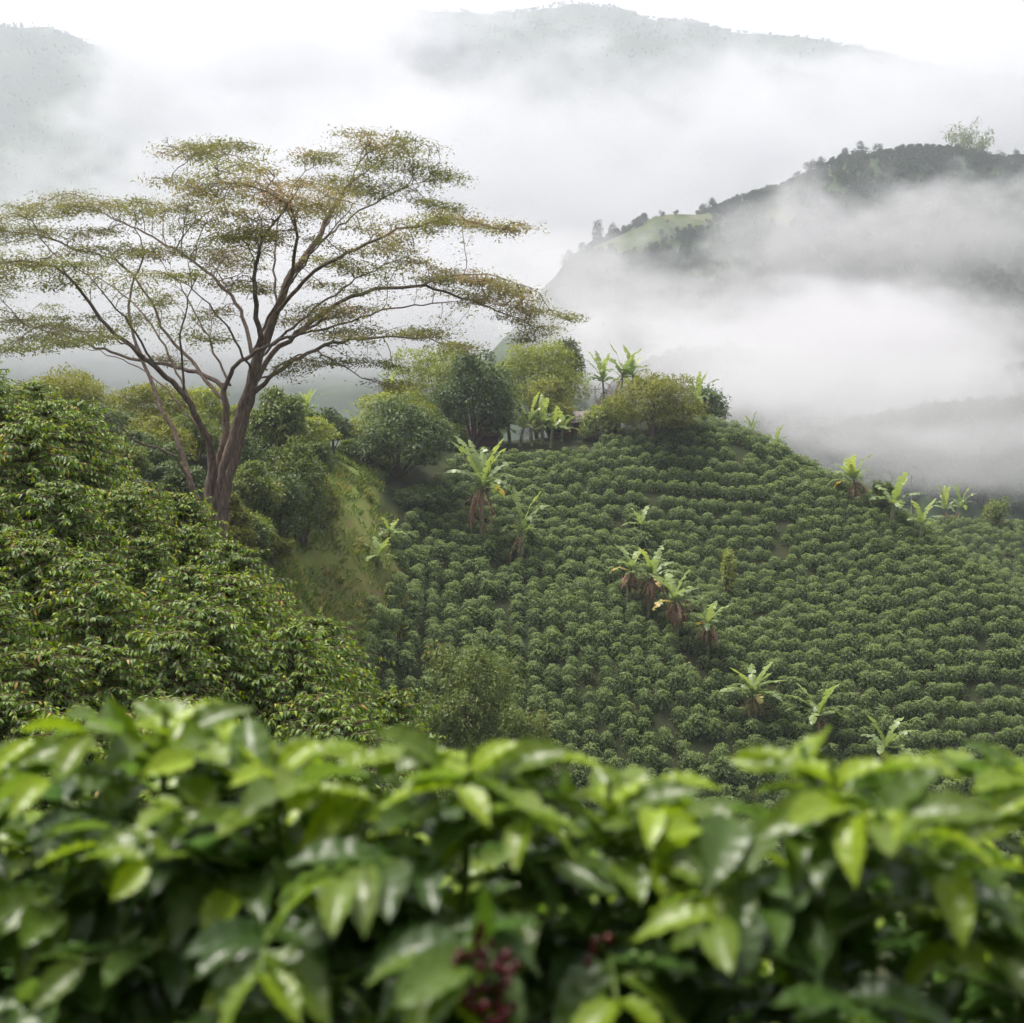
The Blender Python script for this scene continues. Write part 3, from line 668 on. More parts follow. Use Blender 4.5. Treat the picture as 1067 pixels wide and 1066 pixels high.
def scatter(name, pts, scales, meshes, label, cat, tilt=.06, ridx=None):
    """one object whose geometry nodes put plant meshes on its points"""
    src = bpy.data.collections.new(name + '_sources')
    for k, me in enumerate(meshes):
        so = bpy.data.objects.new('source_%s_%d' % (name, k), me); src.objects.link(so)
    me = bpy.data.meshes.new(name); pts = np.asarray(pts, np.float32)
    me.vertices.add(len(pts)); me.vertices.foreach_set('co', pts.ravel())
    a = me.attributes.new('scl', 'FLOAT', 'POINT'); a.data.foreach_set('value', np.asarray(scales, np.float32))
    rot = np.stack([rng.normal(0, tilt, len(pts)), rng.normal(0, tilt, len(pts)), rng.rand(len(pts)) * 6.283], -1).astype(np.float32)
    a = me.attributes.new('rot', 'FLOAT_VECTOR', 'POINT'); a.data.foreach_set('vector', rot.ravel())
    a = me.attributes.new('pick', 'INT', 'POINT'); a.data.foreach_set('value', rng.randint(0, len(meshes), len(pts)).astype(np.int32))
    o = link(name, me); tag(o, label, cat, kind='stuff')
    ng = bpy.data.node_groups.new('scatter_' + name, 'GeometryNodeTree')
    ng.interface.new_socket('Geometry', in_out='INPUT', socket_type='NodeSocketGeometry'); ng.interface.new_socket('Geometry', in_out='OUTPUT', socket_type='NodeSocketGeometry')
    N = ng.nodes.new; L = ng.links.new
    gi = N('NodeGroupInput'); go_ = N('NodeGroupOutput'); ip = N('GeometryNodeInstanceOnPoints'); ci = N('GeometryNodeCollectionInfo')
    ci.inputs['Collection'].default_value = src; ci.inputs['Separate Children'].default_value = True; ci.inputs['Reset Children'].default_value = True
    def na(nm, t):
        x = N('GeometryNodeInputNamedAttribute'); x.data_type = t; x.inputs['Name'].default_value = nm; return x.outputs['Attribute']
    L(gi.outputs[0], ip.inputs['Points']); L(ci.outputs[0], ip.inputs['Instance']); ip.inputs['Pick Instance'].default_value = True
    L(na('pick', 'INT'), ip.inputs['Instance Index']); L(na('scl', 'FLOAT'), ip.inputs['Scale'])
    er = N('FunctionNodeEulerToRotation'); L(na('rot', 'FLOAT_VECTOR'), er.inputs[0]); L(er.outputs[0], ip.inputs['Rotation'])
    L(ip.outputs[0], go_.inputs[0])
    md = o.modifiers.new('scatter', 'NODES'); md.node_group = ng
    return o
pr_ = sp_[rest]
scatter('coffee_plantation', pr_[:, :3] - [0, 0, .1], scl[rest], shrub_me, 'dense dark coffee plants in contour rows covering the upper hillside', 'coffee plants', .15)

# ---------------------------------------------------------------- tall coffee on the near left spur
spur = []
for v in range(4):
    b = Bag(); s = Bag()
    coffee(b, s, rng, 2.6, 1.35, .125, FOn, 20, 12, .08, jitter=.3, base=.06, dome=.85, top_tuft=4)
    spur.append((b.mesh('spur_coffee_foliage_%d' % v, M['left']), s.mesh('spur_coffee_stem_%d' % v, M['stem'])))
spts = []
for y in np.arange(16.5, 39, 1.35):
    for x in np.arange(-19, 1, 1.4):
        X = x + rng.normal(0, .3); Yq = y + rng.normal(0, .3); z = g1(X, Yq)
        px, py = proj(np.array([X, Yq, z + 2.3])); px = px[0]; py = py[0]
        edge = np.interp(px, [-200, 0, 90, 180, 240, 300, 360, 410, 430], [330, 398, 432, 490, 545, 620, 675, 715, 900])
        if px < 425 and px > -190 and py > edge - 4 and py < 900: spts.append((X, Yq, z))
for (x, y, z) in spts:
    f_, s_ = spur[rng.randint(4)]; k = rng.uniform(.85, 1.12)
    r_ = empty('coffee_bush', (x, y, z - .05), rng.rand() * 6.28, k)
    link('foliage', f_, r_); link('stem', s_, r_)
    tag(r_, 'tall leafy coffee bush in the dense thicket on the near left spur', 'bush', 'tall coffee bushes on the near left spur')
print('spur bushes', len(spts), 'slope', len(sp_))

# ---------------------------------------------------------------- foreground coffee
fine = [tpl_fine(.46, droop=d, seed=k, twist=t) for k, (d, t) in enumerate([(.22, .15), (.38, -.3), (.6, .35)])]
fgm = []
for v in range(4):
    b = Bag(); s = Bag(); r2 = np.random.RandomState(70 + v)
    class Mix:  # spread the leaves over three leaf shapes
        pass
    lp, ld, ln_, ls, lt, la = [], [], [], [], [], []
    hgt = 1.5; lean = r2.normal(0, .03, 2); nd = 24
    tube(s, [(0, 0, -.3), (lean[0] * .7, lean[1] * .7, .75), (lean[0] * 1.5, lean[1] * 1.5, hgt + .01)], [.02, .015, .005], 8)
    def leafat(p, d, sz, age, up=(0, 0, 1)):
        lp.append(p); ld.append(d); ln_.append(np.array(up) + r2.normal(0, .3, 3)); ls.append(sz * r2.uniform(.8, 1.15)); lt.append(np.clip(r2.normal(.45, .25), 0, 1)); la.append(age)
    for k in range(nd):
        t = k / (nd - 1); dep = hgt * .9 * (1 - t) ** .95; h = hgt - dep; c = np.array([lean[0] * h, lean[1] * h, h])
        if dep < .03: continue
        L_ = min(.46, .09 + dep * .85) * r2.uniform(.8, 1.15); a0 = k * 1.57 + r2.normal(0, .25)
        for j in range(3):
            a = a0 + j * 2.09 + r2.normal(0, .25); hd = np.array([math.cos(a), math.sin(a), 0]); e0 = .95 - min(.9, dep * 1.7) + r2.normal(0, .12)
            n = max(3, int(L_ / .045)); q = c.copy(); pts = [q.copy()]
            for i_ in range(n):
                f = (i_ + 1) / n; e = e0 - .75 * f ** 1.5; tt = hd * math.cos(e) + np.array([0, 0, math.sin(e)]); q = q + tt * L_ / n; pts.append(q.copy())
                if f < .2: continue
                side = np.cross(tt, [0, 0, 1.0]); last = i_ == n - 1
                for sg in (-1, 1):
                    if r2.rand() < .08: continue
                    d = tt * r2.uniform(.4, .8) + sg * side * r2.uniform(.5, .9) + np.array([0, 0, r2.uniform(-.25, .4) - .35 * min(1, dep)]) + r2.normal(0, .12, 3)
                    ag = r2.uniform(.3, 1) if last else (r2.uniform(0, .45) if i_ >= n - 2 else 0)
                    ag = ag * np.clip(1.35 - dep * 2.4, .08, 1) + max(0, .22 - dep) * r2.uniform(0, 2.4)
                    leafat(q, d, .124 * (.82 if last else 1), min(1, ag))
            tube(s, pts, np.linspace(.005, .0025, len(pts)), 5)
    tc_ = np.array([lean[0] * hgt, lean[1] * hgt, hgt])
    for k in range(3):
        for j in range(3):
            a = k * 1.1 + j * 2.09 + r2.normal(0, .25)
            leafat(tc_ - [0, 0, .03 * (3 - k)], np.array([math.cos(a), math.sin(a), .45 + .2 * k + r2.normal(0, .15)]), .135 * (1 - .12 * k), .45 + .25 * k)
    lp, ld, ln_, ls, lt, la = map(np.array, (lp, ld, ln_, ls, lt, la)); w = r2.randint(0, 3, len(lp))
    for q_ in range(3):
        mk = w == q_; put_leaves(b, fine[q_], lp[mk], ld[mk], ln_[mk], ls[mk], lt[mk], la[mk])
    fgm.append((b.mesh('near_coffee_foliage_%d' % v, M['fg']), s.mesh('near_coffee_stem_%d' % v, M['gstem'])))
# berries: short clusters along twigs
def sphere_q(c, r, nu=8, nv=6):
    V = []; Q = []
    for i_ in range(nv + 1):
        th = math.pi * i_ / nv
        for j_ in range(nu): ph = 2 * math.pi * j_ / nu; V.append((c[0] + r * math.sin(th) * math.cos(ph), c[1] + r * math.sin(th) * math.sin(ph), c[2] + r * 1.15 * math.cos(th)))
    for i_ in range(nv):
        for j_ in range(nu): a = i_ * nu + j_; b_ = i_ * nu + (j_ + 1) % nu; Q.append((a, a + nu, b_ + nu, b_))
    return V, Q
fg = [  # px, py of the top leaves, distance, variant, label
    (-20, 752, 2.35, 3, 'blurred coffee shrub cut by the left picture edge with pale drooping leaves'),
    (135, 706, 2.25, 1, 'blurred coffee shrub whose lime shoot rises highest below the left spur'),
    (310, 748, 2.1, 2, 'blurred coffee shrub with yellow tipped shoots below the left spur foot'),
    (455, 752, 1.95, 3, 'blurred coffee shrub bearing dark red cherries low on its branches'),
    (596, 776, 2.1, 1, 'blurred coffee shrub with a domed lime tuft just left of the gap'),
    (884, 748, 2.0, 0, 'blurred coffee shrub with a large arching lime leaf just right of the gap'),
    (1072, 750, 2.2, 2, 'blurred coffee shrub with a folded lime leaf at the right edge'),
    (235, 775, 2.6, 0, 'blurred coffee shrub filling the space between the two left lime shoots'),
]
fgo = []
for k, (px, py, Y, v, lab) in enumerate(fg):
    p = P(px, py + 44, Y); r_ = empty('near_coffee_shrub', (p[0], p[1], p[2] - 1.5), k * 1.9 + .4)
    link('foliage', fgm[v][0], r_); link('stem', fgm[v][1], r_)
    tag(r_, lab, 'shrub', 'blurred coffee shrubs in front of the camera'); fgo.append((r_, p))
back = [(230, 880, 2.7, 3), (560, 915, 2.75, 2), (430, 880, 3.4, 0), (750, 955, 2.8, 0), (940, 880, 2.8, 1), (60, 860, 2.8, 2), (760, 980, 4.2, 3), (1080, 890, 3.0, 3), (640, 930, 3.6, 1), (330, 920, 4.0, 1)]
for k, (px, py, Y, v) in enumerate(back):
    p = P(px, py, Y); r_ = empty('near_coffee_shrub', (p[0], p[1], p[2] - 1.5), k * 2.3)
    link('foliage', fgm[v][0], r_); link('stem', fgm[v][1], r_)
    tag(r_, 'lower coffee shrub glimpsed through the blurred front leaves', 'shrub', 'lower coffee shrubs behind the front row')
def berries(root, world_pts, n, mat, name, rad=.0068, spread=.0105):
    inv = np.array(root.location); a = -root.rotation_euler[2]
    for wpt in world_pts:
        b = Bag()
        for _ in range(n):
            c = np.array(wpt) + rng.normal(0, spread, 3) * [1, 1, 1.3] - inv
            c = np.array([c[0] * math.cos(a) - c[1] * math.sin(a), c[0] * math.sin(a) + c[1] * math.cos(a), c[2]])
            V, Q = sphere_q(c, rad * rng.uniform(.8, 1.1)); b.add(V, Q)
        link(name, b.mesh(name, mat), root)
berries(fgo[3][0], [P(492, 990, 1.68), P(522, 1004, 1.67), P(500, 1030, 1.66), P(520, 1056, 1.66)], 11, M['cherry'], 'cherry_cluster')
berries(fgo[1][0], [P(235, 995, 1.9)], 4, M['cherry'], 'cherry_cluster')
berries(fgo[4][0], [P(622, 985, 1.85)], 4, M['cherry'], 'cherry_cluster')
berries(fgo[4][0], [P(670, 1010, 1.85)], 7, M['greenberry'], 'unripe_cluster')

# ---------------------------------------------------------------- bananas
def banana_mesh(seed, h=2.6, nl=9, L_=2.0, dead=5, upright=.5):
    r = np.random.RandomState(seed); lv = Bag(); dl = Bag(); st = Bag()
    tube(st, [(0, 0, -.3), (.03, 0, h * .5), (.05, .02, h)], [.17, .14, .08], 8)
    def blade(bag, base, az, e0, bend, L, w, T, A, ragged):
        n = 9; hd = np.array([math.cos(az), math.sin(az), 0]); q = np.array(base, float); mid = [q.copy()]; tg = []
        for i_ in range(n):
            e = e0 - bend * ((i_ + .5) / n) ** 1.4; t = hd * math.cos(e) + np.array([0, 0, math.sin(e)]); q = q + t * L / n; mid.append(q.copy()); tg.append(t)
        tg.append(tg[-1]); side = np.cross(hd, [0, 0, 1.0])
        for sg in (-1, 1):
            for i_ in range(n):
                f0, f1 = i_ / n, (i_ + 1) / n
                def ww(f): return w * (min(1, f / .18)) * (1 - max(0, (f - .75) / .25) ** 2 * .85) * (1 if f > .06 else .2)
                dr = r.uniform(.05, .9) * ragged; g_ = .12 * r.rand() * ragged
                a = mid[i_]; b_ = mid[i_ + 1]
                sd = side * sg * math.cos(dr) + np.array([0, 0, .25 - math.sin(dr)])
                V = [a, b_, b_ + sd * ww(f1) - tg[i_] * g_ * L / n * 2, a + sd * ww(f0) + tg[i_] * g_ * L / n]
                bag.add(V, [[0, 1, 2, 3]], T + r.normal(0, .05), A)
    nl += 4
    for k in range(nl):
        az = k * 2.4 + r.normal(0, .35); f = np.clip(k / (nl - 1) + r.normal(0, .1), 0, 1)
        blade(lv, (.05, .02, h * (.93 + .07 * f)), az, R(22 + 52 * f), R(80 - 40 * f), L_ * 1.3 * r.uniform(.75, 1.1), .285, np.clip(.4 + .35 * f + r.normal(0, .15), 0, .9) if k > 0 else (.97 if seed % 10 in (1, 2) and seed < 20 else .8), .6 * max(0, f - .5), .9)
    for k in range(int(dead * 2.2)):
        az = r.rand() * 6.28; blade(dl, (.1 * math.cos(az), .1 * math.sin(az), h * r.uniform(.72, .97)), az, R(r.uniform(-45, 0)), R(85), r.uniform(1.0, 1.9), .12, r.uniform(.1, .9), 0, 1.5)
    return lv.mesh('banana_leaves_%d' % seed, M['banana'], False), (dl.mesh('banana_dead_leaves_%d' % seed, M['dead'], False) if dead else None), st.mesh('banana_pseudostem_%d' % seed, M['pstem'])
BS = [(2.4, 11, 2.0, 7), (3.0, 7, 1.8, 12), (1.6, 6, 1.9, 2), (3.4, 8, 1.9, 3), (1.2, 4, 1.6, 0)]
BN = [[banana_mesh(k + 1 + 10 * q_, h_ * (1 + .1 * q_), n_ - q_, l_, d_) for q_ in range(3)] for k, (h_, n_, l_, d_) in enumerate(BS)]
ban = [ # px, py of crown centre, Y, kind, scale, label
    (502, 505, 108, 0, 1.25, 'large banana plant with brown hanging leaves beside the dark round tree', None),
    (543, 545, 107, 2, .95, 'slim banana plant with a pale broken stem among the upper coffee rows', None),
    (655, 603, 103, 1, .85, 'small banana plant touching the left side of a twin with orange dead leaves', None),
    (675, 603, 102, 1, 1.05, 'banana plant with a yellow leaf and shaggy rust coloured dead skirt', None),
    (706, 648, 99, 1, 1.05, 'banana plant with drooping grey green leaves and brown skirt mid slope', None),
    (737, 672, 98, 1, .8, 'leaning ragged banana plant with mostly dead hanging leaves', None),
    (786, 735, 93, 0, .95, 'bright banana plant with a fallen orange leaf low on the slope', None),
    (852, 745, 92, 2, 1.0, 'upright banana plant just above the arching front coffee leaf', None),
    (925, 783, 89, 2, .95, 'lowest banana plant near the right end of the front row', None),
    (668, 550, 111, 4, .9, 'small banana plant half sunk in the rows above the banana pair', None),
    (896, 505, 114, 0, .95, 'dark spiky banana plant on the right hand ridge line', None),
    (930, 525, 111, 4, 1.3, 'bright young banana plant right of the spiky one on the ridge', None),
    (960, 548, 109, 4, 1.05, 'single bright banana leaf tuft below the ridge saddle', None),
    (985, 523, 150, 2, .75, 'small bright banana plant on the distant saddle skyline', None),
    (1001, 524, 151, 2, .75, 'small dark banana plant on the distant saddle skyline', None),
    (395, 598, 96, 4, .85, 'low banana shoot at the left edge of the coffee rows', None),
    (405, 556, 101, 4, .75, 'tiny banana shoot where the grass track meets the coffee', None),
    (785, 438, 121, 2, .6, 'short banana plant poking over the falling skyline', None),
    (810, 452, 119, 4, .8, 'banana tuft lower on the falling skyline', None),
    (645, 395, 128, 3, 1.35, 'tall bright banana plant on a pale stem above the house', None),
    (660, 398, 129, 3, 1.2, 'tall banana plant overlapping the tallest one on the crest', None),
    (632, 392, 131, 3, 1.15, 'banana plant at the left of the tall crest clump by the pole', None),
    (728, 408, 127, 2, 1.15, 'banana plant standing before the dark tree at the end of the crest', None),
    (412, 405, 128, 3, 1.0, 'banana plant with broad bright leaves left of the big olive tree', None),
    (425, 415, 127, 2, .8, 'smaller bright banana plant beside the dark round tree top', None),
    (372, 428, 125, 2, .9, 'yellow green banana plant at the top of the grass track', None),
    (320, 425, 118, 3, .85, 'banana plant in the bushes right of the umbrella tree', None),
]
for k in range(7):
    ban.append((520 + k * 11 + rng.normal(0, 3), 446 + rng.normal(0, 3), 124 + rng.normal(0, 1), 4, 1.35, 'bright plantain plant in the low clump in front of the olive tree', 'plantain plants along the crest'))
for px, py, Y, v, s, lab, grp in ban:
    s *= 1.05 if py > 470 else .8
    c = P(px, py, Y); gz = g1(c[0], Y); hh = [2.4, 3.0, 1.6, 3.4, 1.2][v]
    root = empty('banana_plant', (c[0], Y, max(gz, c[2] - hh * s * 1.0) if c[2] - hh * s > gz else gz - .1), rng.rand() * 6.28, s)
    if c[2] - hh * s > gz + .1:   # too short to reach: lengthen the stem by scale in z
        root.location.z = gz - .05; root.scale = (s, s, max(s, min(1.6 * s, (c[2] - gz) / hh)))
    root.rotation_euler = (rng.normal(0, .06), rng.normal(0, .06), rng.rand() * 6.28)
    l_, d_, s_ = BN[v][rng.randint(3)]
    link('pseudostem', s_, root); link('leaves', l_, root)
    if d_: link('dead_leaves', d_, root)
    tag(root, lab, 'banana plant', grp or 'banana plants')

# ---------------------------------------------------------------- trees and bushes on the near hill
T_ = leafy_tree
T_('spreading_tree', 'broad yellow green tree with domed crown behind the dark tree', 'tree', 462, 460, 134, 135, 104, M['bright'], 101, .27, 26000, 26, .05, sub=.32)
T_('dense_tree', 'dark dense tree with rounded clumps in front of the olive dome', 'tree', 494, 460, 124.5, 92, 96, M['dark'], 102, .3, 20000, 26, .0, sub=.32)
T_('spreading_tree', 'yellow green feathery tree right of the dark crest tree', 'tree', 560, 462, 135, 116, 108, M['bright'], 103, .25, 24000, 24, .05, sub=.34)
T_('spreading_tree', 'olive fine leaved tree hanging over the brick house', 'tree', 572, 452, 127.3, 66, 58, M['olive'], 104, .23, 15000, 16, .05, sub=.36)
T_('slim_tree', 'slim dark tree standing above the house behind the crest', 'tree', 590, 455, 140, 44, 104, M['dark'], 105, .36, 2600, 8, .35)
T_('dense_tree', 'dark round tree at the head of the grass track', 'tree', 418, 530, 112, 110, 118, M['dark'], 106, .26, 20000, 30, .0, sub=.32)
T_('bright_tree', 'yellow green bush tree behind the dark round tree', 'tree', 404, 470, 121, 100, 68, M['bright'], 107, .24, 13000, 16, .02, sub=.36)
T_('bushy_tree', 'bushy mixed green tree on the crest right of the tall bananas', 'tree', 682, 466, 121, 104, 80, M['olive'], 108, .24, 20000, 24, -.05, sub=.34)
T_('bushy_tree', 'darker low tree tucked behind the crest by the power cables', 'tree', 735, 445, 129, 56, 42, M['dark'], 109, .26, 5000, 12, .0)
T_('bushy_tree', 'olive shrub tree between the house and the tall bananas', 'tree', 640, 458, 124, 66, 46, M['bright'], 110, .23, 6500, 12, .0)
T_('willowy_tree', 'pale green willowy tree standing alone low in the coffee rows', 'tree', 488, 770, 84, 124, 104, M['bush'], 111, .21, 26000, 26, -.12, sub=.36, droop=.8)
T_('willowy_tree', 'small willowy bush joined to the right foot of the pale tree', 'bush', 545, 790, 82, 80, 66, M['bush'], 112, .21, 11000, 14, -.15, droop=.8)
T_('spreading_tree', 'feathery olive tree at the far left behind the spur', 'tree', 62, 470, 92, 130, 88, M['olive'], 113, .2, 20000, 28, .0, droop=.2, sub=.33)
T_('spreading_tree', 'olive tree behind the forked limbs of the umbrella tree', 'tree', 160, 480, 98, 110, 82, M['olive'], 114, .2, 16000, 24, .0, droop=.2, sub=.33)
T_('spreading_tree', 'yellow green tree seen between the fork and the left limb', 'tree', 212, 470, 103, 62, 70, M['bright'], 115, .22, 8000, 14, .0)
T_('spreading_tree', 'dark shrub tree under the left limb of the umbrella tree', 'tree', 150, 510, 80, 90, 62, M['dark'], 116, .2, 12000, 18, .0, sub=.36)
T_('bushy_tree', 'dark leafy tree immediately right of the umbrella tree trunk', 'tree', 292, 500, 96, 62, 98, M['bush'], 117, .26, 11000, 20, .02, sub=.34)
T_('dense_tree', 'rounded dark shrub tree left of the track head', 'tree', 346, 490, 112, 46, 66, M['dark'], 118, .25, 7000, 14, .0)
T_('bright_tree', 'pale bush at the top of the grass track', 'bush', 378, 478, 118, 40, 42, M['bright'], 119, .24, 4500, 10, .0)
T_('bushy_tree', 'green shrub tree behind the dark one left of the track head', 'tree', 326, 480, 116, 50, 56, M['bush'], 120, .26, 6000, 12, .0)
bl = [(262, 545, 79, 70, 66), (290, 560, 82, 70, 70), (318, 545, 90, 62, 66), (336, 545, 93, 36, 46), (305, 520, 90, 70, 66), (255, 510, 88, 60, 60), (262, 595, 76, 60, 62), (238, 560, 70, 50, 46), (330, 505, 98, 44, 46), (180, 520, 76, 60, 40), (130, 505, 74, 60, 44), (245, 585, 66, 46, 36)]
bt = ['broad green bush', 'round coffee like bush', 'dense bush', 'small dark bush', 'leafy bush', 'tall bush', 'low bush', 'loose bush', 'upper bush', 'low shrub', 'wide low shrub', 'olive bush']
bw = ['directly right of the big trunk foot', 'second right of the big trunk', 'with upright edge beside the grass track', 'overhanging the left edge of the track', 'rising behind the bushes right of the trunk', 'close behind the big trunk', 'at the bottom of the bush bank by the track', 'in front of the trunk foot', 'highest on the bank left of the track', 'behind the spur left of the trunk', 'farther left behind the spur', 'between the spur coffee and the trunk foot']
for k, (px, py, Y, w, h) in enumerate(bl):
    T_('bush', bt[k] + ' ' + bw[k], 'bush', px, py, Y, w, h, M[['bush', 'dark', 'bush', 'olive'][k % 4]], 200 + k, .2, 8500, 14, -.05, 'bushes on the bank left of the track', sub=.4)
T_('bushy_tree', 'tall mixed green shrub tree filling the bank above the bushes by the trunk', 'tree', 275, 505, 99, 90, 78, M['bush'], 240, .25, 12000, 20, .0, sub=.36)
T_('bushy_tree', 'low wide green tree between the trunk and the dark tree at the track head', 'tree', 318, 490, 106, 80, 56, M['bright'], 241, .24, 8000, 16, .0, sub=.36)
T_('bush', 'dark green bush hiding the foot of the dark round tree', 'bush', 432, 545, 109, 56, 40, M['dark'], 242, .24, 6000, 12, -.1)
T_('bush', 'olive hedge bush in front of the pink roofed shed', 'bush', 470, 466, 122, 44, 26, M['bush'], 243, .24, 4000, 10, -.1)
T_('bush', 'green hedge bush beside the brick farm house wall', 'bush', 622, 458, 123.5, 48, 32, M['bush'], 244, .24, 3500, 10, -.1)
for k, (px, py, Y, w, h, mt, wd) in enumerate([
    (282, 600, 84, 50, 46, 'dark', 'dark bush below the upright track side bush'),
    (262, 615, 79, 56, 60, 'bush', 'leafy bush low on the bank under the trunk'), (255, 600, 73, 60, 66, 'bush', 'green bush peeping over the spur beside the trunk'),
    (20, 500, 88, 100, 92, 'olive', 'olive bush at the far left behind the spur top'), (110, 500, 90, 90, 78, 'dark', 'dark green thicket bush below the left olive trees'),
    (60, 505, 84, 90, 74, 'bush', 'broad green thicket bush behind the spur top'), (165, 515, 86, 80, 84, 'olive', 'olive thicket bush seen through the left limbs'),
    (205, 500, 92, 70, 74, 'bush', 'green thicket bush directly behind the fork'), (245, 480, 104, 60, 60, 'bright', 'yellow green bush right behind the trunk'),
    (190, 545, 72, 60, 60, 'dark', 'dark shrub at the left foot of the umbrella tree'), (363, 500, 110, 26, 26, 'bush', 'small bush pinching the track at its narrowest')]):
    T_('bush', wd, 'bush', px, py, Y, w, h, M[mt], 260 + k, .2, 8500, 16, -.05, 'bushes around the umbrella tree', sub=.38)
T_('bush', 'yellowing low scrub bush spilling onto the lower grass track', 'bush', 282, 632, 78, 50, 34, M['olive'], 230, .18, 4000, 8, .0)
T_('bush', 'round bush on the distant saddle skyline at the right', 'bush', 1040, 545, 150, 34, 28, M['bush'], 231, .28, 2600, 7, .0)
T_('bush', 'small rounded bush on the ridge beside the young banana', 'bush', 922, 530, 113, 30, 30, M['bush'], 232, .24, 2200, 6, .0)
T_('bush', 'yellow green bush among the dark rows above the gap', 'bush', 760, 592, 105, 22, 26, M['bright'], 233, .2, 1500, 6, .0)

# grass along the track
gp = []
while len(gp) < 24000:
    k = rng.randint(len(path_pts) - 1); t = rng.rand(); c = path_pts[k] * (1 - t) + path_pts[k + 1] * t; w = path_w[k] * (1 - t) + path_w[k + 1] * t
    gp.append((c[0] + rng.uniform(-1.6, 1.6) * w, c[1] + rng.uniform(-1.6, 1.6) * w))
gp = np.array(gp); gz = ground(gp[:, 0], gp[:, 1]); gb = Bag(); n = len(gp)
dens = fbm(np.stack([gp[:, 0] / 1.5, gp[:, 1] / 1.5, gz], -1), 3, 91)
kp = dens > -.3; gp, gz, dens = gp[kp], gz[kp], dens[kp]; n = len(gp)
put_leaves(gb, tpl_diamond(.3), np.stack([gp[:, 0], gp[:, 1], gz - .02], -1), np.stack([rng.normal(0, .6, n), rng.normal(0, .6, n), np.full(n, .7)], -1), rng.normal(0, 1, (n, 3)) + [0, -1, 0], rng.uniform(.14, .48, n) * (1 + dens * .6), np.clip(.45 + dens * .45 + rng.normal(0, .3, n), 0, 1))
tag(link('grass', gb.mesh('grass', M['grass'])), 'rough grass growing along the sloping track', 'grass', kind='stuff')

# ---------------------------------------------------------------- house, shed, poles, cables
def box(b, x0, x1, y0, y1, z0, z1):
    V = [(x0, y0, z0), (x1, y0, z0), (x1, y1, z0), (x0, y1, z0), (x0, y0, z1), (x1, y0, z1), (x1, y1, z1), (x0, y1, z1)]
    b.add(V, [(0, 3, 2, 1), (4, 5, 6, 7), (0, 1, 5, 4), (1, 2, 6, 5), (2, 3, 7, 6), (3, 0, 4, 7)])
def part(name, boxes, mat, parent):
    b = Bag()
    for q_ in boxes: box(b, *q_)
    return link(name, b.mesh(name, mat, False), parent)
def gable(name, w, d, z, h, over, mat, parent):
    b = Bag(); n = int((w + 2 * over) / .18)
    for sg in (-1, 1):   # corrugated sheets
        xs = np.linspace(-w / 2 - over, w / 2 + over, n); V = []
        for t in (0, 1):
            for i_, x in enumerate(xs):
                y = sg * (d / 2 + over) * (1 - t); V.append((x, y, z + h * t - over * .5 * (1 - t) + .03 * (i_ % 2)))
        V2 = [(a, b_, c - .04) for a, b_, c in V]; Q = []
        for i_ in range(n - 1): Q.append((i_, i_ + 1, n + i_ + 1, n + i_)); Q.append((2 * n + i_, 3 * n + i_, 3 * n + i_ + 1, 2 * n + i_ + 1)); Q.append((i_, 2 * n + i_, 2 * n + i_ + 1, i_ + 1))
        b.add(V + V2, Q)
    return link(name, b.mesh(name, mat, False), parent)
hp = P(606, 452, 126); hz = g1(hp[0], 126)
house = empty('farm_house', (hp[0] - .6, 129.5, g1(hp[0], 129.5) - .7), R(-12), .8)
part('wall', [(-2.6, 1.05, -2, -1.85, -.6, 2.5), (-2.6, -2.45, -1.85, 1.85, -.6, 2.5), (-2.6, 2.6, 1.85, 2, -.6, 2.5)], M['brick'], house)
part('white_wall', [(1.05, 2.6, -2.02, -1.85, -.6, 2.5), (2.45, 2.6, -1.85, 1.85, -.6, 2.5)], M['white'], house)['label'] = 'white limewashed end wall'
w_ = part('window', [(-1.9, -.9, -2.06, -2.003, 1.0, 1.9)], M['wood'], house); part('pane', [(-1.82, -.98, -2.075, -2.063, 1.08, 1.82)], M['glass'], w_)
d_ = part('door', [(.1, .95, -2.06, -2.003, -.1, 1.95)], M['door'], house); part('handle', [(.82, .86, -2.1, -2.062, .9, 1.05)], M['white'], d_)
gable('roof', 5.2, 4.0, 2.55, .95, .5, M['roofm'], house)
part('eaves_board', [(-3.1, 3.1, -2.52, -2.46, 2.2, 2.3)], M['white'], house)
tag(house, 'small brick farm house with one white wall half hidden by crest trees', 'house')
hp = P(487, 462, 127); hz = g1(hp[0], 126)
shed = empty('farm_shed', (hp[0] + .6, 126.6, g1(hp[0], 126.6) - .5), R(8))
part('wall', [(-2.2, -.2, -1.2, -1.05, -.5, 1.6), (-2.2, -2.05, -1.05, 1.2, -.5, 1.6), (-2.2, 2.2, 1.05, 1.2, -.5, 1.6), (2.05, 2.2, -1.2, 1.05, -.5, 1.6)], M['white'], shed)
part('door', [(-.2, 2.05, -1.18, -1.08, -.5, 1.5)], M['door'], shed)
gable('roof', 4.4, 2.4, 1.65, .5, .3, M['pinkroof'], shed)
tag(shed, 'low shed with faded pink roof and dark red doors under the dark tree', 'shed')
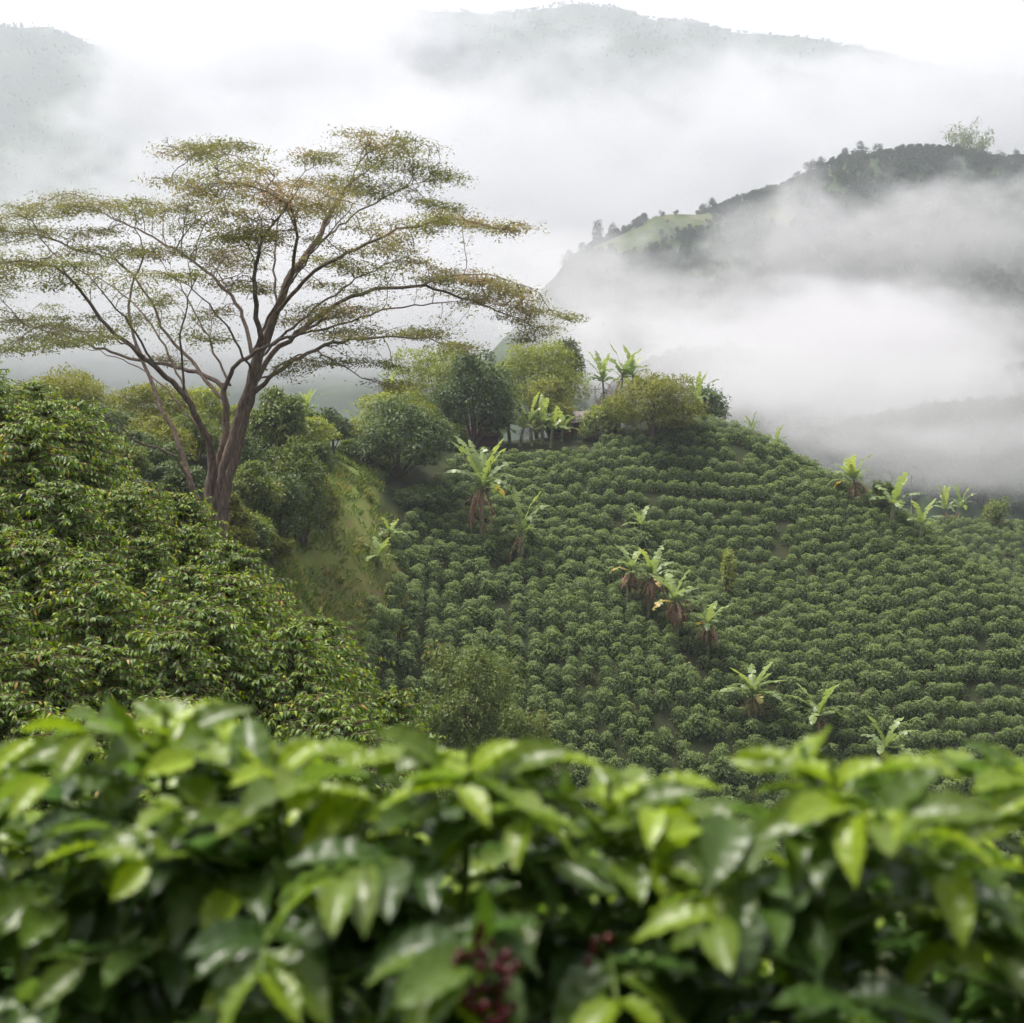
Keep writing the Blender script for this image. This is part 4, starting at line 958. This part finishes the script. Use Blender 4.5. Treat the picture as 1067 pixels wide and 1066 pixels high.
def pole(px, pt, Y, label, r=.07, arm=True):
    top = P(px, pt, Y); gz_ = g1(top[0], Y); root = empty('utility_pole', (top[0], Y, gz_)); h = top[2] - gz_
    b = Bag(); tube(b, [(0, 0, -.4), (0, 0, h * .5), (0, 0, h)], [r * 1.2, r, r * .8], 8); link('post', b.mesh('utility_pole_post', M['wood']), root)
    if arm:
        part('crossarm', [(-.5, .5, -.045, .045, h - .35, h - .25)], M['wood'], root)
        b = Bag()
        for x in (-.42, .42): tube(b, [(x, 0, h - .25), (x, 0, h - .15)], [.035, .025], 6)
        link('insulators', b.mesh('utility_pole_insulators', M['white']), root)
    return tag(root, label, 'pole'), top
po1, t1 = pole(620, 402, 125, 'pale wooden utility pole beside the brick house')
po2, t2 = pole(762, 452, 131, 'short utility pole behind the skyline carrying the cables')
tall, t3 = pole(950, 495, 135, 'thin bare pole rising left of the distant saddle', .05, False)
for k, dx in enumerate((-.42, .42)):
    a = t1 + np.array([dx, 0, -.15]); c = t2 + np.array([dx, 0, -.15]); n = 24; tt = np.linspace(0, 1, n)[:, None]
    pts = a * (1 - tt) + c * tt; pts[:, 2] -= .7 * (4 * tt[:, 0] * (1 - tt[:, 0]))
    b = Bag(); tube(b, pts, .022, 5); tag(link('power_cable', b.mesh('power_cable', M['cable'])), ['power cable on the left ends of the crossarms', 'power cable on the right ends of the crossarms'][k], 'cable', 'power cables')

# ---------------------------------------------------------------- far ridge vegetation
far_me = []
for v in range(5):
    b = Bag(); r2 = np.random.RandomState(300 + v); w, h = 6.0, 6.5
    crown(b, r2, lobes_round(r2, w, h, 7, -.1) + [(0, 0, h * .5, w * .3, w * .3, h * .35)], 750, .8, D1, .3)
    tube(b, [(0, 0, -2), (0, 0, h * .5)], [.25, .15], 6)
    far_me.append(b.mesh('far_tree_%d' % v, M['far']))
n = 62000
fx = rng.uniform(-60, 420, n); fy = 205 + 455 * rng.rand(n) ** 1.25
# forested mass on the far ridge and the valley slope
fz = ground(fx, fy); ppx, ppy = proj(np.stack([fx, fy, fz], -1))
kk = (ppx > 540) & (ppx < 1350) & (meadow(fx, fy) < rng.uniform(.1, 1.02, n)) & (rng.rand(n) < np.where(fy < 400, .9, .9))
sc_ = rng.uniform(.3, .8, n) ** 1.3 * np.where(fy < 420, .85, .75)
scatter('hill_woods', np.stack([fx, fy, fz], -1)[kk], sc_[kk], far_me, 'misty woods and scrub covering the slopes across the valley', 'woods', .1)
n = 32000
fx = rng.uniform(-1500, 1900, n); fy = rng.uniform(1300, 2600, n); fz = ground(fx, fy); ppx, ppy = proj(np.stack([fx, fy, fz], -1))
kk = (ppx > -150) & (ppx < 1250)
scatter('mountain_forest', np.stack([fx, fy, fz], -1)[kk], rng.uniform(.35, .75, kk.sum()), far_me, 'blue grey forest on the mountain sides above the clouds', 'forest', .1)
sky_tr = [(592, 278, 562, 1.3), (606, 266, 566, .9), (625, 248, 570, 1.5), (638, 244, 572, 1.1), (733, 222, 590, .8), (742, 220, 592, 1.0), (760, 212, 596, .7), (775, 205, 598, .6), (800, 194, 600, .7), (832, 180, 606, .8), (843, 176, 608, 1.35), (855, 172, 608, 1.0),
          (880, 162, 611, 1.2), (895, 160, 612, 1.4), (915, 160, 613, 1.2), (935, 160, 614, 1.0), (950, 160, 615, 1.1), (968, 160, 616, .9), (1040, 166, 620, 1.1), (1058, 168, 621, 1.2), (690, 238, 576, .5), (665, 246, 572, .7)]
words = ['lone tree at the lower left foot of the far ridge', 'small tree just above the lowest one on the far ridge', 'taller tree where the far ridge meets the mist', 'tree right of the tall one on the lower far ridge', 'little tree right of the bald knob', 'second little tree right of the bald knob', 'tiny tree starting the long far skyline slope',
         'tiny tree farther up the far skyline slope', 'small skyline tree midway up the far slope', 'tree left of the dark skyline tree', 'dark rounded tree standing out on the far skyline', 'tree right of the dark rounded skyline tree', 'tree at the left of the misty ridge top', 'large pale tree on the misty ridge top', 'pale tree third along the misty ridge top', 'pale tree fourth along the misty ridge top',
         'pale tree fifth along the misty ridge top', 'small tree left of the bamboo clump', 'tree right of the bamboo clump', 'last tree at the right end of the far ridge', 'small bush on the bald grassy knob', 'bush on the left flank of the bald knob']
for (px, py, Y, s), wd in zip(sky_tr, words):
    x = P(px, py, Y)[0]; rng2 = np.random.RandomState(int(px)); root = empty('ridge_tree', (x, Y, g1(x, Y) - .8), 0, s * .95)
    b = Bag(); w, h = 5.0, 7.0; crown(b, rng2, lobes_round(rng2, w * rng2.uniform(.9, 1.5), h, 9, .02, .4), 1100, .5, D1, .3); link('crown', b.mesh('ridge_tree_crown', M['far']), root)
    b = Bag(); tube(b, [(0, 0, -2), (.1, 0, h * .3), (0, 0, h * .6)], [.3, .2, .1], 6); link('trunk', b.mesh('ridge_tree_trunk', M['twig']), root)
    tag(root, wd, 'tree', 'trees along the far ridge')
# bamboo clump on the far ridge
x = P(1008, 160, 618)[0]; gz_ = g1(x, 618); root = empty('bamboo_clump', (x, 618, gz_), .4, 1.35); b = Bag(); s = Bag(); r2 = np.random.RandomState(5)
for k in range(34):
    az = r2.rand() * 6.28; rr_ = r2.uniform(0, 4.5); hh = r2.uniform(9, 15) * (1 - rr_ / 12); out_ = r2.uniform(1.5, 5)
    p0 = np.array([rr_ * math.cos(az) * 1.3, rr_ * math.sin(az), -1]); hd = np.array([math.cos(az), math.sin(az), 0])
    pts = spline([p0, p0 + hd * out_ * .15 + [0, 0, hh * .5], p0 + hd * out_ * .5 + [0, 0, hh * .9], p0 + hd * out_ * 1.1 + [0, 0, hh]], 1.2); tube(s, pts, np.linspace(.1, .03, len(pts)), 5)
    m = 60; q_ = pts[r2.randint(len(pts) // 4, len(pts), m)] + r2.normal(0, .7, (m, 3)); put_leaves(b, D2, q_, r2.normal(0, 1, (m, 3)) + [0, 0, -.6], r2.normal(0, .5, (m, 3)) + [0, 0, 1], r2.uniform(.8, 1.5, m), r2.rand(m))
link('leaves', b.mesh('bamboo_leaves', M['bush']), root); link('canes', s.mesh('bamboo_canes', M['gstem']), root)
tag(root, 'pale green bamboo clump rising from the top of the far ridge', 'bamboo')

# ---------------------------------------------------------------- air: haze and mist banks
def vol_mat(name, dens, col=(.95, .96, .98)):
    m, nt, N, L = newmat(name); out = N('ShaderNodeOutputMaterial'); v = N('ShaderNodeVolumePrincipled')
    v.inputs['Color'].default_value = (*col, 1); v.inputs['Density'].default_value = dens; v.inputs['Anisotropy'].default_value = .35
    L(v.outputs[0], out.inputs['Volume']); return m, nt, N, L, v
m, nt, N, L, v = vol_mat('haze_air', .00036, (.84, .875, .97))
b = Bag(); box(b, -5600, 5650, -3100, 5650, float(ZZ.min()) - 5, max(1100, float(ZZ.max()) + 20))
tag(link('haze', b.mesh('haze', m, False)), 'thin pale haze filling the air over the valley', 'haze', kind='stuff')
def mist(label, px, py, Y, hwpx, hhpx, dY, dens, thr, scale, seed, rot=0.0, soft=1.0, wisp=1.0):
    c = P(px, py, Y); k = Y / F; ex = (hwpx * k, dY, hhpx * k)
    m, nt, N, L, v = vol_mat('mist_vapour', dens, (.79, .787, .812) if Y > 850 else (.87, .862, .885))
    tc = N('ShaderNodeTexCoord'); ln = N('ShaderNodeVectorMath'); ln.operation = 'LENGTH'; L(tc.outputs['Object'], ln.inputs[0])
    mr = N('ShaderNodeMapRange'); mr.interpolation_type = 'SMOOTHSTEP'; mr.inputs[1].default_value = 1.0; mr.inputs[2].default_value = 1 - soft; mr.inputs[3].default_value = 0; mr.inputs[4].default_value = 1
    L(ln.outputs['Value'], mr.inputs[0])
    ge = N('ShaderNodeNewGeometry'); mp = N('ShaderNodeMapping'); mp.inputs['Location'].default_value = (seed * 13.7, seed * 5.1, seed * 3.3); mp.inputs['Scale'].default_value = (1 / scale, 1 / scale, 1.5 / scale)
    vm = ge.outputs['Position']; L(vm, mp.inputs['Vector'])
    nz = N('ShaderNodeTexNoise'); nz.inputs['Scale'].default_value = 1; nz.inputs['Detail'].default_value = 5; nz.inputs['Roughness'].default_value = .58; nz.inputs['Distortion'].default_value = .4
    L(mp.outputs[0], nz.inputs['Vector'])
    n2 = N('ShaderNodeTexNoise'); n2.inputs['Scale'].default_value = 3.4; n2.inputs['Detail'].default_value = 3; L(mp.outputs[0], n2.inputs['Vector'])
    nn = N('ShaderNodeMath'); nn.operation = 'MULTIPLY_ADD'; L(n2.outputs['Fac'], nn.inputs[0]); nn.inputs[1].default_value = .34; L(nz.outputs['Fac'], nn.inputs[2]); n3 = N('ShaderNodeMath'); n3.operation = 'SUBTRACT'; L(nn.outputs[0], n3.inputs[0]); n3.inputs[1].default_value = .17
    # noise minus threshold, raised inside the body of the bank
    a = N('ShaderNodeMath'); a.operation = 'MULTIPLY_ADD'; L(mr.outputs[0], a.inputs[0]); a.inputs[1].default_value = .62; L(n3.outputs[0], a.inputs[2])
    r = N('ShaderNodeMapRange'); r.interpolation_type = 'SMOOTHSTEP'; r.inputs[1].default_value = thr + .18; r.inputs[2].default_value = thr + .18 + .24 * wisp; L(a.outputs[0], r.inputs[0])
    mu = N('ShaderNodeMath'); mu.operation = 'MULTIPLY'; L(r.outputs[0], mu.inputs[0]); mu.inputs[1].default_value = 1
    m2 = N('ShaderNodeMath'); m2.operation = 'MULTIPLY'; L(mu.outputs[0], m2.inputs[0]); m2.inputs[1].default_value = dens; L(m2.outputs[0], v.inputs['Density'])
    V, Q = sphere_q((0, 0, 0), 1.0, 24, 14); V = np.array(V); V[:, 2] /= 1.15
    me = mesh_np('mist', V, Q, m)
    o = link('mist', me, None, tuple(c)); o.scale = ex; o.rotation_euler = (0, rot, 0)
    tag(o, label, 'mist', kind='stuff')
mist('pale mist filling the valley below the far ridge at the right', 850, 395, 385, 430, 165, 85, .038, .46, 40, 1)
mist('thin mist drifting across the face of the far ridge', 930, 260, 500, 430, 140, 48, .023, .48, 32, 2)
mist('grey mist at the foot of the far ridge behind the crest trees', 610, 320, 440, 190, 110, 55, .024, .47, 34, 3)
mist('grey mist rolling over the low hill behind the crest end', 760, 385, 300, 190, 70, 45, .022, .45, 28, 14)
mist('low wisps over the misty woods behind the saddle', 930, 415, 215, 380, 95, 34, .030, .44, 24, 4)
mist('huge cloud bank hanging before the mountains', 560, 225, 1250, 740, 235, 240, .009, .44, 130, 5)
mist('cloud bank behind the far ridge on the right', 1020, 120, 1300, 430, 150, 220, .009, .44, 130, 6)
mist('cloud swirl beside the left mountain', 270, 120, 1600, 300, 230, 200, .009, .42, 120, 7)
mist('bluish mist low behind the umbrella tree', 250, 330, 900, 700, 170, 200, .010, .42, 130, 8)
mist('cloud streaks along the middle mountain top', 700, 115, 1900, 480, 110, 160, .0055, .43, 110, 9)
mist('cloud tongue left of the middle mountain top', 330, 30, 1900, 260, 110, 160, .010, .42, 110, 11)
mist('pale cloud veil over the farthest mountains at the right', 1000, 50, 2600, 300, 90, 300, .004, .46, 220, 10)
mist('thin veil over the misty woods right of the saddle', 990, 475, 205, 230, 62, 30, .024, .42, 22, 13)
mist('thin cloud resting against the left mountain side', 40, 210, 1700, 200, 90, 120, .008, .46, 80, 12)

# ---------------------------------------------------------------- light, sky, camera
sun_el, sun_az = 70, -60      # azimuth measured from +Y towards +X
w = bpy.data.worlds.new('World'); sc.world = w; w.use_nodes = True; nt = w.node_tree; nt.nodes.clear(); N = nt.nodes.new; L = nt.links.new
out = N('ShaderNodeOutputWorld'); bg = N('ShaderNodeBackground'); bg.inputs['Strength'].default_value = .10
sky = N('ShaderNodeTexSky'); sky.sky_type = 'NISHITA'; sky.sun_disc = False; sky.sun_elevation = R(sun_el); sky.sun_rotation = R(sun_az); sky.altitude = 1500
tc = N('ShaderNodeTexCoord'); mp = N('ShaderNodeMapping'); mp.inputs['Scale'].default_value = (1, 1, 2.6); L(tc.outputs['Generated'], mp.inputs['Vector'])
nz = N('ShaderNodeTexNoise'); nz.inputs['Scale'].default_value = 3.2; nz.inputs['Detail'].default_value = 6; nz.inputs['Roughness'].default_value = .55; L(mp.outputs[0], nz.inputs['Vector'])
cr = ramp(nt, [(.35, (3.05, 3.04, 3.17)), (.62, (3.6, 3.58, 3.66))]); L(nz.outputs['Fac'], cr.inputs[0])
cv = ramp(nt, [(.22, (.8, .8, .8)), (.45, (1, 1, 1))]); L(nz.outputs['Fac'], cv.inputs[0])
mx = N('ShaderNodeMix'); mx.data_type = 'RGBA'; L(cv.outputs[0], mx.inputs[0]); L(sky.outputs[0], mx.inputs[6]); L(cr.outputs[0], mx.inputs[7]); L(mx.outputs[2], bg.inputs['Color']); L(bg.outputs[0], out.inputs['Surface'])
sl = bpy.data.lights.new('sun', 'SUN'); sl.energy = 3.8; sl.angle = R(14); sl.color = (1, .945, .86); so = bpy.data.objects.new('sun', sl); COL.objects.link(so)
sd = Vector((math.sin(R(sun_az)) * math.cos(R(sun_el)), math.cos(R(sun_az)) * math.cos(R(sun_el)), math.sin(R(sun_el))))
so.rotation_euler = sd.to_track_quat('Z', 'Y').to_euler(); so.location = (0, 0, 60)
cam = bpy.data.cameras.new('camera'); co = bpy.data.objects.new('camera', cam); COL.objects.link(co); sc.camera = co
cam.sensor_width = 36; cam.lens = 36 * F / 1067; cam.clip_end = 20000; cam.clip_start = .05
co.location = (0, 0, 0); co.rotation_euler = (R(90) - TH, 0, 0)
cam.dof.use_dof = True; cam.dof.focus_distance = 88; cam.dof.aperture_fstop = cam.lens / 1000 / .0140
vs = sc.view_settings; vs.view_transform = 'Standard'; vs.look = 'None'; vs.gamma = 1; vs.exposure = 1.32; vs.use_curve_mapping = False
cy = sc.cycles
cy.use_denoising = True; cy.use_adaptive_sampling = True; cy.adaptive_threshold = .03
cy.max_bounces = 8; cy.diffuse_bounces = 3; cy.glossy_bounces = 2; cy.transmission_bounces = 4; cy.transparent_max_bounces = 8; cy.volume_bounces = 7
cy.volume_step_rate = 1.0; cy.volume_max_steps = 256; cy.caustics_reflective = False; cy.caustics_refractive = False; cy.sample_clamp_indirect = 6
